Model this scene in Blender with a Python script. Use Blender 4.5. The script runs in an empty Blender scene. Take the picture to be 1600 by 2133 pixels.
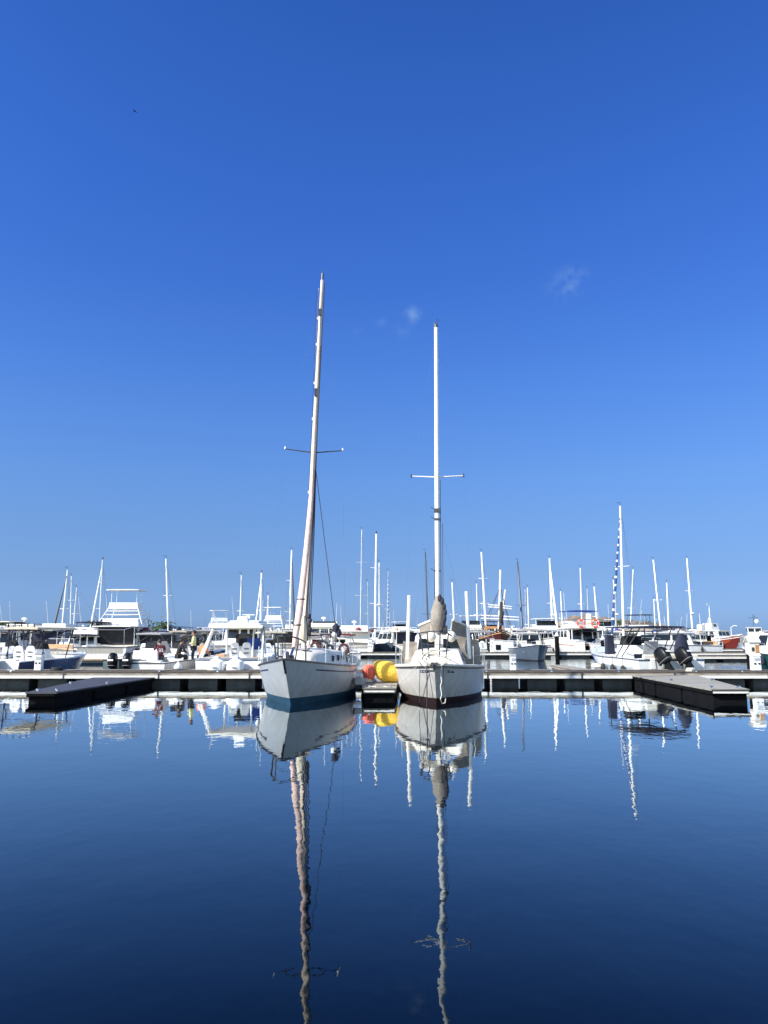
import bpy, math, random
from mathutils import Vector, Matrix, Quaternion
random.seed(7)
R = math.radians
PI = math.pi
scene = bpy.context.scene
col = scene.collection

# ------------------------------------------------------------------ camera
CAM_H, PITCH, FPX = 1.98, R(9.18), 1602.0
cam_data = bpy.data.cameras.new('camera')
cam_data.sensor_fit = 'AUTO'
cam_data.sensor_width = 36.0
cam_data.lens = FPX / 2133.0 * 36.0
cam_data.clip_start = 0.1
cam_data.clip_end = 9000
cam = bpy.data.objects.new('camera', cam_data)
col.objects.link(cam)
cam.location = (0, 0, CAM_H)
cam.rotation_euler = (R(90) + PITCH, 0, 0)
scene.camera = cam

# ------------------------------------------------------------------ sky and sun
SUN_EL = R(38)
SUN_DIR = Vector((-0.85 * math.cos(SUN_EL), -0.52 * math.cos(SUN_EL), math.sin(SUN_EL))).normalized()
world = bpy.data.worlds.new('World')
scene.world = world
world.use_nodes = True
wn, wl = world.node_tree.nodes, world.node_tree.links
for n in list(wn):
    wn.remove(n)
wout = wn.new('ShaderNodeOutputWorld')
bg = wn.new('ShaderNodeBackground')
sky = wn.new('ShaderNodeTexSky')
sky.sky_type = 'NISHITA'
sky.sun_disc = False
sky.sun_elevation = SUN_EL
sky.sun_rotation = math.atan2(SUN_DIR.x, SUN_DIR.y)
sky.altitude = 0
sky.air_density = 1.0
sky.dust_density = 0.35
sky.ozone_density = 2.5
tc = wn.new('ShaderNodeTexCoord')
sep = wn.new('ShaderNodeSeparateXYZ')
wl.new(tc.outputs['Generated'], sep.inputs[0])
# colour grade of the clear air, by height above the horizon
ramp = wn.new('ShaderNodeValToRGB')
REAR_FILL = (3.15, 3.1, 3.15)
SKY_GRADE = [(0.0, (.40, .70, 1.63)), (0.021, (.449, .723, 1.583)), (0.078, (.544, .752, 1.312)), (0.139, (.66, .91, 1.421)), (0.201, (.714, 1.047, 1.655)),
             (0.261, (.698, 1.103, 1.845)), (0.325, (.637, 1.119, 2.026)), (0.427, (.547, 1.062, 2.184)), (0.527, (.493, 1.063, 2.309)),
             (0.607, (.467, 1.04, 2.277)), (0.679, (.426, 1.005, 2.225)), (1.0, (.40, .98, 2.15))]
el = ramp.color_ramp.elements
while len(el) < len(SKY_GRADE):
    el.new(0.5)
for e, (p, c) in zip(el, SKY_GRADE):
    e.position = p
    e.color = (c[0] / 2.5, c[1] / 2.5, c[2] / 2.5, 1)
wl.new(sep.outputs['Z'], ramp.inputs[0])
mul = wn.new('ShaderNodeVectorMath'); mul.operation = 'MULTIPLY'
wl.new(sky.outputs[0], mul.inputs[0])
mul2 = wn.new('ShaderNodeVectorMath'); mul2.operation = 'SCALE'
azi = wn.new('ShaderNodeMapRange')
azi.inputs['From Min'].default_value = -.5; azi.inputs['From Max'].default_value = .45
azi.inputs['To Min'].default_value = 2.5 * 1.16; azi.inputs['To Max'].default_value = 2.5 * .96
low = wn.new('ShaderNodeMapRange'); low.inputs['From Max'].default_value = .5; low.inputs['To Min'].default_value = 1; low.inputs['To Max'].default_value = 0
wl.new(sep.outputs['Z'], low.inputs['Value'])
xlow = wn.new('ShaderNodeMath'); xlow.operation = 'MULTIPLY'; wl.new(sep.outputs['X'], xlow.inputs[0]); wl.new(low.outputs[0], xlow.inputs[1])
wl.new(xlow.outputs[0], azi.inputs['Value']); wl.new(azi.outputs[0], mul2.inputs['Scale'])
# the unseen sky behind the camera is whitened and boosted to fill shaded sides
side = wn.new('ShaderNodeMapRange'); side.interpolation_type = 'SMOOTHSTEP'
side.inputs['From Min'].default_value = .05; side.inputs['From Max'].default_value = .5
wl.new(sep.outputs['Y'], side.inputs['Value'])
mixg = wn.new('ShaderNodeMixRGB'); mixg.inputs['Color1'].default_value = (REAR_FILL[0] / 2.5, REAR_FILL[1] / 2.5, REAR_FILL[2] / 2.5, 1)
wl.new(side.outputs[0], mixg.inputs['Fac']); wl.new(ramp.outputs[0], mixg.inputs['Color2'])
wl.new(mixg.outputs[0], mul.inputs[1])
wl.new(mul.outputs[0], mul2.inputs[0])
# a few thin wisps of cloud, each round a direction in the sky
def pixdir(px, py):
    u, v = (px - 800) / FPX, (1066.5 - py) / FPX
    return Vector((u, math.cos(PITCH) - v * math.sin(PITCH), math.sin(PITCH) + v * math.cos(PITCH))).normalized()
last = mul2.outputs[0]
nz = wn.new('ShaderNodeTexNoise'); nz.inputs['Scale'].default_value = 75; nz.inputs['Detail'].default_value = 5
wl.new(tc.outputs['Generated'], nz.inputs['Vector'])
for (px, py, rad, amt) in [(860, 656, 0.016, 0.26), (838, 690, 0.016, 0.06), (795, 670, 0.013, 0.06), (1195, 582, 0.026, 0.15), (745, 688, 0.010, 0.05), (1165, 600, 0.03, 0.06)]:
    d = pixdir(px, py)
    dist = wn.new('ShaderNodeVectorMath'); dist.operation = 'DISTANCE'
    nrm = wn.new('ShaderNodeVectorMath'); nrm.operation = 'NORMALIZE'
    wl.new(tc.outputs['Generated'], nrm.inputs[0])
    wl.new(nrm.outputs[0], dist.inputs[0]); dist.inputs[1].default_value = d
    mr = wn.new('ShaderNodeMapRange'); mr.interpolation_type = 'SMOOTHSTEP'
    mr.inputs['From Min'].default_value = rad; mr.inputs['From Max'].default_value = 0
    wl.new(dist.outputs['Value'], mr.inputs['Value'])
    n2 = wn.new('ShaderNodeMapRange'); n2.inputs['From Min'].default_value = 0.38; n2.inputs['From Max'].default_value = 0.68
    wl.new(nz.outputs['Fac'], n2.inputs['Value'])
    m1 = wn.new('ShaderNodeMath'); m1.operation = 'MULTIPLY'
    wl.new(mr.outputs[0], m1.inputs[0]); wl.new(n2.outputs[0], m1.inputs[1])
    m2 = wn.new('ShaderNodeMath'); m2.operation = 'MULTIPLY'; m2.inputs[1].default_value = amt
    wl.new(m1.outputs[0], m2.inputs[0])
    mx = wn.new('ShaderNodeMixRGB'); mx.inputs['Color2'].default_value = (6.0, 8.8, 10.5, 1)
    wl.new(m2.outputs[0], mx.inputs['Fac']); wl.new(last, mx.inputs['Color1'])
    last = mx.outputs[0]
wl.new(last, bg.inputs['Color'])
bg.inputs['Strength'].default_value = 0.056
wl.new(bg.outputs[0], wout.inputs['Surface'])

sun_data = bpy.data.lights.new('sun', 'SUN')
sun_data.energy = 5.0
sun_data.angle = R(0.53)
sun_data.color = (1.0, 0.96, 0.89)
sun = bpy.data.objects.new('sun', sun_data)
col.objects.link(sun)
sun.rotation_euler = SUN_DIR.to_track_quat('Z', 'Y').to_euler()
scene.view_settings.view_transform = 'Standard'
scene.view_settings.look = 'None'
scene.view_settings.exposure = 0.6
scene.view_settings.gamma = 1.0
scene.cycles.max_bounces = 6
scene.cycles.caustics_reflective = False
scene.cycles.caustics_refractive = False

# ------------------------------------------------------------------ materials
MATS = {}
def mat(name, c, rough=0.5, metal=0.0, var=0.10, scale=2.5, streak=0.0, coat=0.0, spec=0.5, bump=0.0):
    """Painted or natural surface: base colour with blotchy wear, optional vertical streaks and bump."""
    if name in MATS:
        return MATS[name]
    m = bpy.data.materials.new(name)
    m.use_nodes = True
    nt = m.node_tree
    b = nt.nodes['Principled BSDF']
    b.inputs['Roughness'].default_value = rough
    b.inputs['Metallic'].default_value = metal
    b.inputs['Specular IOR Level'].default_value = spec
    b.inputs['Coat Weight'].default_value = coat
    t = nt.nodes.new('ShaderNodeTexCoord')
    n = nt.nodes.new('ShaderNodeTexNoise'); n.inputs['Scale'].default_value = scale; n.inputs['Detail'].default_value = 6
    mp = nt.nodes.new('ShaderNodeMapping')
    if streak:
        mp.inputs['Scale'].default_value = (3.0, 3.0, 0.35)
    nt.links.new(t.outputs['Object'], mp.inputs[0]); nt.links.new(mp.outputs[0], n.inputs['Vector'])
    rp = nt.nodes.new('ShaderNodeValToRGB')
    lo = tuple(max(0, x * (1 - var - streak)) for x in c); hi = tuple(min(1, x * (1 + var)) for x in c)
    rp.color_ramp.elements[0].position = 0.3; rp.color_ramp.elements[1].position = 0.66
    rp.color_ramp.elements[0].color = (*lo, 1); rp.color_ramp.elements[1].color = (*hi, 1)
    nt.links.new(n.outputs['Fac'], rp.inputs[0]); nt.links.new(rp.outputs[0], b.inputs['Base Color'])
    if bump:
        bp = nt.nodes.new('ShaderNodeBump'); bp.inputs['Distance'].default_value = bump
        n2 = nt.nodes.new('ShaderNodeTexNoise'); n2.inputs['Scale'].default_value = scale * 5; n2.inputs['Detail'].default_value = 5
        nt.links.new(t.outputs['Object'], n2.inputs['Vector'])
        nt.links.new(n2.outputs['Fac'], bp.inputs['Height']); nt.links.new(bp.outputs[0], b.inputs['Normal'])
    MATS[name] = m
    return m

WHITE = mat('white_gelcoat', (.80, .79, .76), .28, var=.05, streak=.05, coat=.3)
CREAM = mat('cream_gelcoat', (.74, .69, .58), .35, var=.06, streak=.06)
OFFW = mat('dull_white_paint', (.68, .67, .64), .5, var=.08, streak=.10)
GREYH = mat('grey_blue_hull_paint', (.56, .595, .62), .3, var=.05, streak=.05, coat=.25)
PALEH = mat('ivory_hull_paint', (.70, .68, .645), .32, var=.05, streak=.07, coat=.2)
BLUEB = mat('blue_bottom_paint', (.018, .07, .125), .6, var=.25, scale=5)
REDB = mat('oxblood_bottom_paint', (.022, .007, .008), .6, var=.3, scale=5)
BLACKB = mat('black_bottom_paint', (.02, .022, .028), .6, var=.2)
NAVY = mat('navy_hull_paint', (.012, .03, .10), .22, var=.1, coat=.5)
NAVYC = mat('navy_canvas', (.010, .014, .034), .85, var=.2, scale=6, bump=.01)
BLUEC = mat('blue_canvas', (.02, .06, .28), .8, var=.2, scale=6)
BLACK = mat('black_plastic', (.007, .007, .008), .38, var=.2, spec=.22)
RUBBER = mat('black_rubber', (.018, .018, .019), .7, var=.2)
GLASS = mat('dark_window_glass', (.012, .016, .020), .06, var=.1)
STEEL = mat('stainless_steel', (.55, .56, .58), .22, metal=1.0, var=.08)
WIRE = mat('grey_wire_rope', (.16, .17, .19), .7, var=.1, spec=.2)
DARKST = mat('tarnished_dark_rail', (.045, .045, .05), .4, var=.2)
ALU = mat('white_mast_paint', (.80, .79, .74), .35, var=.06, scale=1.2)
CREAMM = mat('weathered_tan_mast', (.70, .575, .44), .5, var=.16, scale=2.0)
SILVER = mat('silver_anodised_mast', (.50, .53, .57), .35, metal=.5, var=.08)
DARKM = mat('dark_mast_paint', (.05, .06, .09), .4, var=.1)
PINKS = mat('faded_pink_sailcloth', (.72, .50, .42), .85, var=.16, scale=4, bump=.01)
BEIGEC = mat('beige_canvas', (.56, .50, .38), .9, var=.14, scale=4, bump=.01)
TAUPEC = mat('taupe_canvas', (.27, .235, .195), .9, var=.18, scale=4, bump=.015)
GREYC = mat('grey_canvas', (.30, .30, .30), .9, var=.15, scale=4)
GREENC = mat('green_canvas', (.03, .10, .07), .85, var=.2)
REDP = mat('red_paint', (.17, .022, .018), .5, var=.15, streak=.15)
DRED = mat('dark_red_planking', (.085, .018, .014), .55, var=.25, streak=.2)
CORAL = mat('coral_vinyl', (.78, .16, .10), .65, var=.10, scale=4, spec=.3)
YELLOW = mat('yellow_pvc_fabric', (.84, .52, .07), .75, var=.10, scale=3, bump=.04, spec=.25)
ORANGE = mat('orange_fabric', (.75, .16, .03), .6, var=.1)
WOODL = mat('varnished_wood', (.40, .20, .08), .5, var=.2, scale=4)
TANB = mat('tan_locker_board', (.45, .27, .13), .55, var=.15, scale=4)
ROPE = mat('pale_rope', (.62, .57, .46), .9, var=.2, scale=20)
ROPED = mat('dark_rope', (.03, .03, .04), .9, var=.2, scale=20)
GREENH = mat('grey_green_hull_paint', (.11, .15, .155), .3, var=.1, coat=.4)
SLATEH = mat('slate_grey_hull_paint', (.10, .13, .17), .35, var=.1, coat=.2)
LGREYH = mat('pale_grey_hull_paint', (.36, .42, .46), .3, var=.08, coat=.3)
TEALH = mat('dark_green_hull_paint', (.012, .07, .06), .3, var=.1, coat=.3)
SKIN = mat('skin', (.30, .16, .10), .6, var=.08)
HAIR = mat('dark_hair', (.015, .012, .01), .6, var=.2)
MAROON = mat('maroon_cotton', (.085, .012, .022), .9, var=.15)
BLKCL = mat('black_cotton', (.016, .016, .018), .9, var=.15)
YELCL = mat('pale_yellow_cotton', (.66, .66, .32), .9, var=.08)
JEANS = mat('dark_trousers', (.02, .024, .035), .9, var=.15)
CONC = mat('float_concrete', (.065, .065, .058), .85, var=.3, scale=3, bump=.02)
EDGE = mat('white_pontoon_edge', (.72, .70, .65), .6, var=.10, scale=2)
TIMB = mat('weathered_timber', (.30, .26, .20), .85, var=.25, scale=3, bump=.01)
DTIMB = mat('dark_tarred_timber', (.006, .006, .007), .9, var=.3, spec=.08, scale=3, bump=.01)
BARK = mat('palm_bark', (.17, .13, .09), .9, var=.3)
FROND = mat('palm_frond', (.05, .09, .025), .6, var=.35, scale=6)
BUSH = mat('scrub_leaf', (.045, .07, .02), .7, var=.4, scale=4)
HILLM = mat('dry_hill_scrub', (.17, .125, .085), .95, var=.45, scale=.06)
PLASTER = mat('cream_plaster', (.62, .53, .37), .85, var=.08)
TERRA = mat('terracotta_plaster', (.50, .33, .23), .85, var=.08)
ROCK = mat('breakwater_rock', (.22, .19, .16), .95, var=.35, scale=.7, bump=.1)
STRIPE_BLUE = mat('dark_blue_stripe_paint', (.02, .035, .10), .4, var=.3)

def hull_dirt(m, z0, z1, c):
    """a ragged band of waterline grime, between heights z0 and z1 of the hull"""
    nt = m.node_tree; b = nt.nodes['Principled BSDF']; src = b.inputs['Base Color'].links[0].from_socket
    t = nt.nodes.new('ShaderNodeTexCoord'); sp = nt.nodes.new('ShaderNodeSeparateXYZ'); nt.links.new(t.outputs['Object'], sp.inputs[0])
    n = nt.nodes.new('ShaderNodeTexNoise'); n.inputs['Scale'].default_value = 3; n.inputs['Detail'].default_value = 8; n.inputs['Roughness'].default_value = .7
    mp = nt.nodes.new('ShaderNodeMapping'); mp.inputs['Scale'].default_value = (1.5, 1.5, .5); nt.links.new(t.outputs['Object'], mp.inputs[0]); nt.links.new(mp.outputs[0], n.inputs['Vector'])
    mr = nt.nodes.new('ShaderNodeMapRange'); mr.inputs['From Min'].default_value = z1; mr.inputs['From Max'].default_value = z0; nt.links.new(sp.outputs['Z'], mr.inputs['Value'])
    mr2 = nt.nodes.new('ShaderNodeMapRange'); mr2.inputs['From Min'].default_value = .35; mr2.inputs['From Max'].default_value = .7; nt.links.new(n.outputs['Fac'], mr2.inputs['Value'])
    mu = nt.nodes.new('ShaderNodeMath'); mu.operation = 'MULTIPLY'; nt.links.new(mr.outputs[0], mu.inputs[0]); nt.links.new(mr2.outputs[0], mu.inputs[1])
    mx = nt.nodes.new('ShaderNodeMixRGB'); mx.inputs['Color2'].default_value = (*c, 1); nt.links.new(mu.outputs[0], mx.inputs['Fac']); nt.links.new(src, mx.inputs['Color1'])
    nt.links.new(mx.outputs[0], b.inputs['Base Color'])
hull_dirt(GREYH, .27, .75, (.36, .37, .33))
hull_dirt(PALEH, .20, .70, (.40, .38, .31))
def planks_mat(name, c, step, axis):
    m = bpy.data.materials.new(name); m.use_nodes = True
    nt = m.node_tree; b = nt.nodes['Principled BSDF']; b.inputs['Roughness'].default_value = .9; b.inputs['Specular IOR Level'].default_value = .1
    t = nt.nodes.new('ShaderNodeTexCoord'); s = nt.nodes.new('ShaderNodeSeparateXYZ')
    nt.links.new(t.outputs['Object'], s.inputs[0])
    d = nt.nodes.new('ShaderNodeMath'); d.operation = 'DIVIDE'; d.inputs[1].default_value = step
    nt.links.new(s.outputs[axis], d.inputs[0])
    fl = nt.nodes.new('ShaderNodeMath'); fl.operation = 'FLOOR'; nt.links.new(d.outputs[0], fl.inputs[0])
    wnz = nt.nodes.new('ShaderNodeTexWhiteNoise'); wnz.noise_dimensions = '1D'; nt.links.new(fl.outputs[0], wnz.inputs['W'])
    fr = nt.nodes.new('ShaderNodeMath'); fr.operation = 'FRACT'; nt.links.new(d.outputs[0], fr.inputs[0])
    gap = nt.nodes.new('ShaderNodeMath'); gap.operation = 'GREATER_THAN'; gap.inputs[1].default_value = .07
    nt.links.new(fr.outputs[0], gap.inputs[0])
    n = nt.nodes.new('ShaderNodeTexNoise'); n.inputs['Scale'].default_value = 4; n.inputs['Detail'].default_value = 6
    nt.links.new(t.outputs['Object'], n.inputs['Vector'])
    ad = nt.nodes.new('ShaderNodeMath'); ad.operation = 'ADD'; nt.links.new(wnz.outputs['Value'], ad.inputs[0]); nt.links.new(n.outputs['Fac'], ad.inputs[1])
    rp = nt.nodes.new('ShaderNodeMapRange'); rp.inputs['From Max'].default_value = 2; rp.inputs['To Min'].default_value = .6; rp.inputs['To Max'].default_value = 1.35
    nt.links.new(ad.outputs[0], rp.inputs[0])
    mm = nt.nodes.new('ShaderNodeMath'); mm.operation = 'MULTIPLY'; nt.links.new(rp.outputs[0], mm.inputs[0])
    g2 = nt.nodes.new('ShaderNodeMapRange'); g2.inputs['To Min'].default_value = .25; nt.links.new(gap.outputs[0], g2.inputs[0]); nt.links.new(g2.outputs[0], mm.inputs[1])
    vm = nt.nodes.new('ShaderNodeVectorMath'); vm.operation = 'SCALE'; vm.inputs[0].default_value = c; nt.links.new(mm.outputs[0], vm.inputs['Scale'])
    nt.links.new(vm.outputs[0], b.inputs['Base Color'])
    return m
DECKM = planks_mat('pontoon_deck_boards', (.10, .085, .07), .14, 'X')
DECKF = planks_mat('finger_deck_boards', (.30, .285, .25), .14, 'Y')
TEAK = planks_mat('teak_boards', (.34, .24, .15), .10, 'X')

def spiral_mat(name, c1, c2, period):
    m = bpy.data.materials.new(name); m.use_nodes = True
    nt = m.node_tree; b = nt.nodes['Principled BSDF']; b.inputs['Roughness'].default_value = .8
    t = nt.nodes.new('ShaderNodeTexCoord'); w = nt.nodes.new('ShaderNodeTexWave'); w.bands_direction = 'Z'
    w.inputs['Scale'].default_value = 1.0 / period; w.inputs['Distortion'].default_value = 1.5
    nt.links.new(t.outputs['Object'], w.inputs['Vector'])
    r = nt.nodes.new('ShaderNodeValToRGB'); r.color_ramp.interpolation = 'CONSTANT'
    r.color_ramp.elements[0].color = (*c1, 1); r.color_ramp.elements[1].color = (*c2, 1); r.color_ramp.elements[1].position = .86
    nt.links.new(w.outputs['Color'], r.inputs[0]); nt.links.new(r.outputs[0], b.inputs['Base Color'])
    return m
SPIRAL = spiral_mat('navy_spiral_furled_sailcloth', (.015, .05, .16), (.75, .75, .75), 2.6)
SPIRALG = spiral_mat('grey_spiral_furled_sailcloth', (.06, .08, .13), (.6, .62, .66), 2.0)

# ------------------------------------------------------------------ mesh builder
class MB:
    def __init__(self):
        self.v, self.f, self.m = [], [], []
    def add(self, vs, fs, mi=0):
        o = len(self.v)
        self.v += [tuple(x) for x in vs]
        for f in fs:
            self.f.append(tuple(o + i for i in f)); self.m.append(mi)
        return self
    def box(self, cx, cy, cz, sx, sy, sz, top=1.0, topy=None, shift=0.0, rz=0.0, mi=0):
        """box from z=cz up by sz; top = scale of the top in x (topy in y), shift moves the top along y"""
        ty = top if topy is None else topy
        hx, hy = sx / 2, sy / 2
        p = [(-hx, -hy, 0), (hx, -hy, 0), (hx, hy, 0), (-hx, hy, 0), (-hx * top, -hy * ty + shift, sz), (hx * top, -hy * ty + shift, sz), (hx * top, hy * ty + shift, sz), (-hx * top, hy * ty + shift, sz)]
        c, s = math.cos(rz), math.sin(rz)
        p = [(cx + x * c - y * s, cy + x * s + y * c, cz + z) for x, y, z in p]
        return self.add(p, [(0, 3, 2, 1), (4, 5, 6, 7), (0, 1, 5, 4), (1, 2, 6, 5), (2, 3, 7, 6), (3, 0, 4, 7)], mi)
    def tube(self, pts, r, n=6, mi=0, r2=None, cap=True):
        pts = [Vector(p) for p in pts]
        if len(pts) < 2: return self
        rings = []
        up = None
        for i, p in enumerate(pts):
            d = (pts[min(i + 1, len(pts) - 1)] - pts[max(i - 1, 0)]).normalized()
            if up is None:
                up = Vector((0, 0, 1)) if abs(d.z) < .9 else Vector((1, 0, 0))
            a = d.cross(up).normalized(); b = a.cross(d).normalized(); up = b
            rr = r if r2 is None else r + (r2 - r) * i / (len(pts) - 1)
            if isinstance(r, (list, tuple)): rr = r[i]
            rings.append([p + (a * math.cos(2 * PI * k / n) + b * math.sin(2 * PI * k / n)) * rr for k in range(n)])
        return self.loft(rings, mi, cap)
    def loft(self, rings, mi=0, cap=True, closed=True):
        n = len(rings[0]); vs = [p for r in rings for p in r]; fs = []
        for i in range(len(rings) - 1):
            for k in range(n if closed else n - 1):
                a, b = i * n + k, i * n + (k + 1) % n
                fs.append((a, b, b + n, a + n))
        if cap:
            fs.append(tuple(reversed(range(n)))); fs.append(tuple((len(rings) - 1) * n + k for k in range(n)))
        return self.add(vs, fs, mi)
    def ell(self, c, rx, ry, rz, nu=12, nv=8, mi=0, fn=None):
        vs, fs = [], []
        for j in range(nv + 1):
            th = PI * j / nv
            for i in range(nu):
                ph = 2 * PI * i / nu
                x, y, z = math.sin(th) * math.cos(ph), math.sin(th) * math.sin(ph), math.cos(th)
                if fn: x, y, z = fn(x, y, z)
                vs.append((c[0] + rx * x, c[1] + ry * y, c[2] + rz * z))
        for j in range(nv):
            for i in range(nu):
                a, b = j * nu + i, j * nu + (i + 1) % nu
                fs.append((a, a + nu, b + nu, b))
        return self.add(vs, fs, mi)
    def slab(self, q, th, mi=0):
        """solid panel: quad q thickened along its normal"""
        q = [Vector(p) for p in q]
        n = (q[1] - q[0]).cross(q[-1] - q[0]).normalized() * th
        k = len(q)
        return self.add(q + [p + n for p in q], [tuple(reversed(range(k))), tuple(range(k, 2 * k))] + [(i, (i + 1) % k, k + (i + 1) % k, k + i) for i in range(k)], mi)
    def torus(self, c, Rr, r, axis='y', nu=18, nv=8, mi=0):
        vs, fs = [], []
        for i in range(nu):
            a = 2 * PI * i / nu
            for j in range(nv):
                b = 2 * PI * j / nv
                w = Rr + r * math.cos(b); h = r * math.sin(b)
                x, y, z = w * math.cos(a), w * math.sin(a), h
                if axis == 'y': x, y, z = x, z, y
                if axis == 'x': x, y, z = z, x, y
                vs.append((c[0] + x, c[1] + y, c[2] + z))
        for i in range(nu):
            for j in range(nv):
                fs.append((i * nv + j, ((i + 1) % nu) * nv + j, ((i + 1) % nu) * nv + (j + 1) % nv, i * nv + (j + 1) % nv))
        return self.add(vs, fs, mi)
    def build(self, name, mats, parent=None, smooth=False, bevel=0.0, label=None):
        me = bpy.data.meshes.new(name)
        me.from_pydata(self.v, [], self.f)
        for m in (mats if isinstance(mats, (list, tuple)) else [mats]):
            me.materials.append(m)
        if any(self.m):
            me.polygons.foreach_set('material_index', self.m)
        if smooth:
            me.polygons.foreach_set('use_smooth', [True] * len(self.f))
        me.update()
        o = bpy.data.objects.new(name, me)
        col.objects.link(o)
        if parent is not None: o.parent = parent
        if bevel:
            b = o.modifiers.new('bevel', 'BEVEL'); b.width = bevel; b.segments = 2; b.limit_method = 'ANGLE'
        if smooth:
            try:
                me.set_sharp_from_angle(angle=R(40))
            except Exception: pass
        if label: o['label'] = label
        return o

def tag(o, label, cat, group=None):
    o['label'] = label; o['category'] = cat
    if group: o['group'] = group
    return o
def thing(name, label, cat, loc=(0, 0, 0), rz=0.0, group=None):
    o = bpy.data.objects.new(name, None); col.objects.link(o)
    o.location = loc; o.rotation_euler = (0, 0, rz); o.empty_display_size = .2
    return tag(o, label, cat, group)
def struct(o, kind='structure'):
    o['kind'] = kind; return o
def copy_tree(o, loc, rz, label):
    r = o.copy(); col.objects.link(r); r.location = loc; r.rotation_euler = (0, 0, rz); r['label'] = label
    for ch in o.children:
        c = ch.copy(); col.objects.link(c); c.parent = r
        for g in ch.children:
            d = g.copy(); col.objects.link(d); d.parent = c
    return r
def at(px, py, Y):
    """the world point seen at photo pixel (px, py) at distance Y in front of the camera"""
    u, v = (px - 800) / FPX, (1066.5 - py) / FPX
    t = Y / (math.cos(PITCH) - v * math.sin(PITCH))
    return Vector((u * t, Y, CAM_H + t * (math.sin(PITCH) + v * math.cos(PITCH))))
def xat(px, Y, py=1360): return at(px, py, Y).x
class Frame:
    """a thing's own axes: local +y forward, +x to starboard, z = 0 the waterline"""
    def __init__(s, x, y, rz, z=0.0): s.o = Vector((x, y, z)); s.rz = rz
    def loc(s, p):
        p = Vector(p) - s.o; c, q = math.cos(-s.rz), math.sin(-s.rz)
        return Vector((p.x * c - p.y * q, p.x * q + p.y * c, p.z))
    def px(s, x, y, Y): return s.loc(at(x, y, Y))

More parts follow.
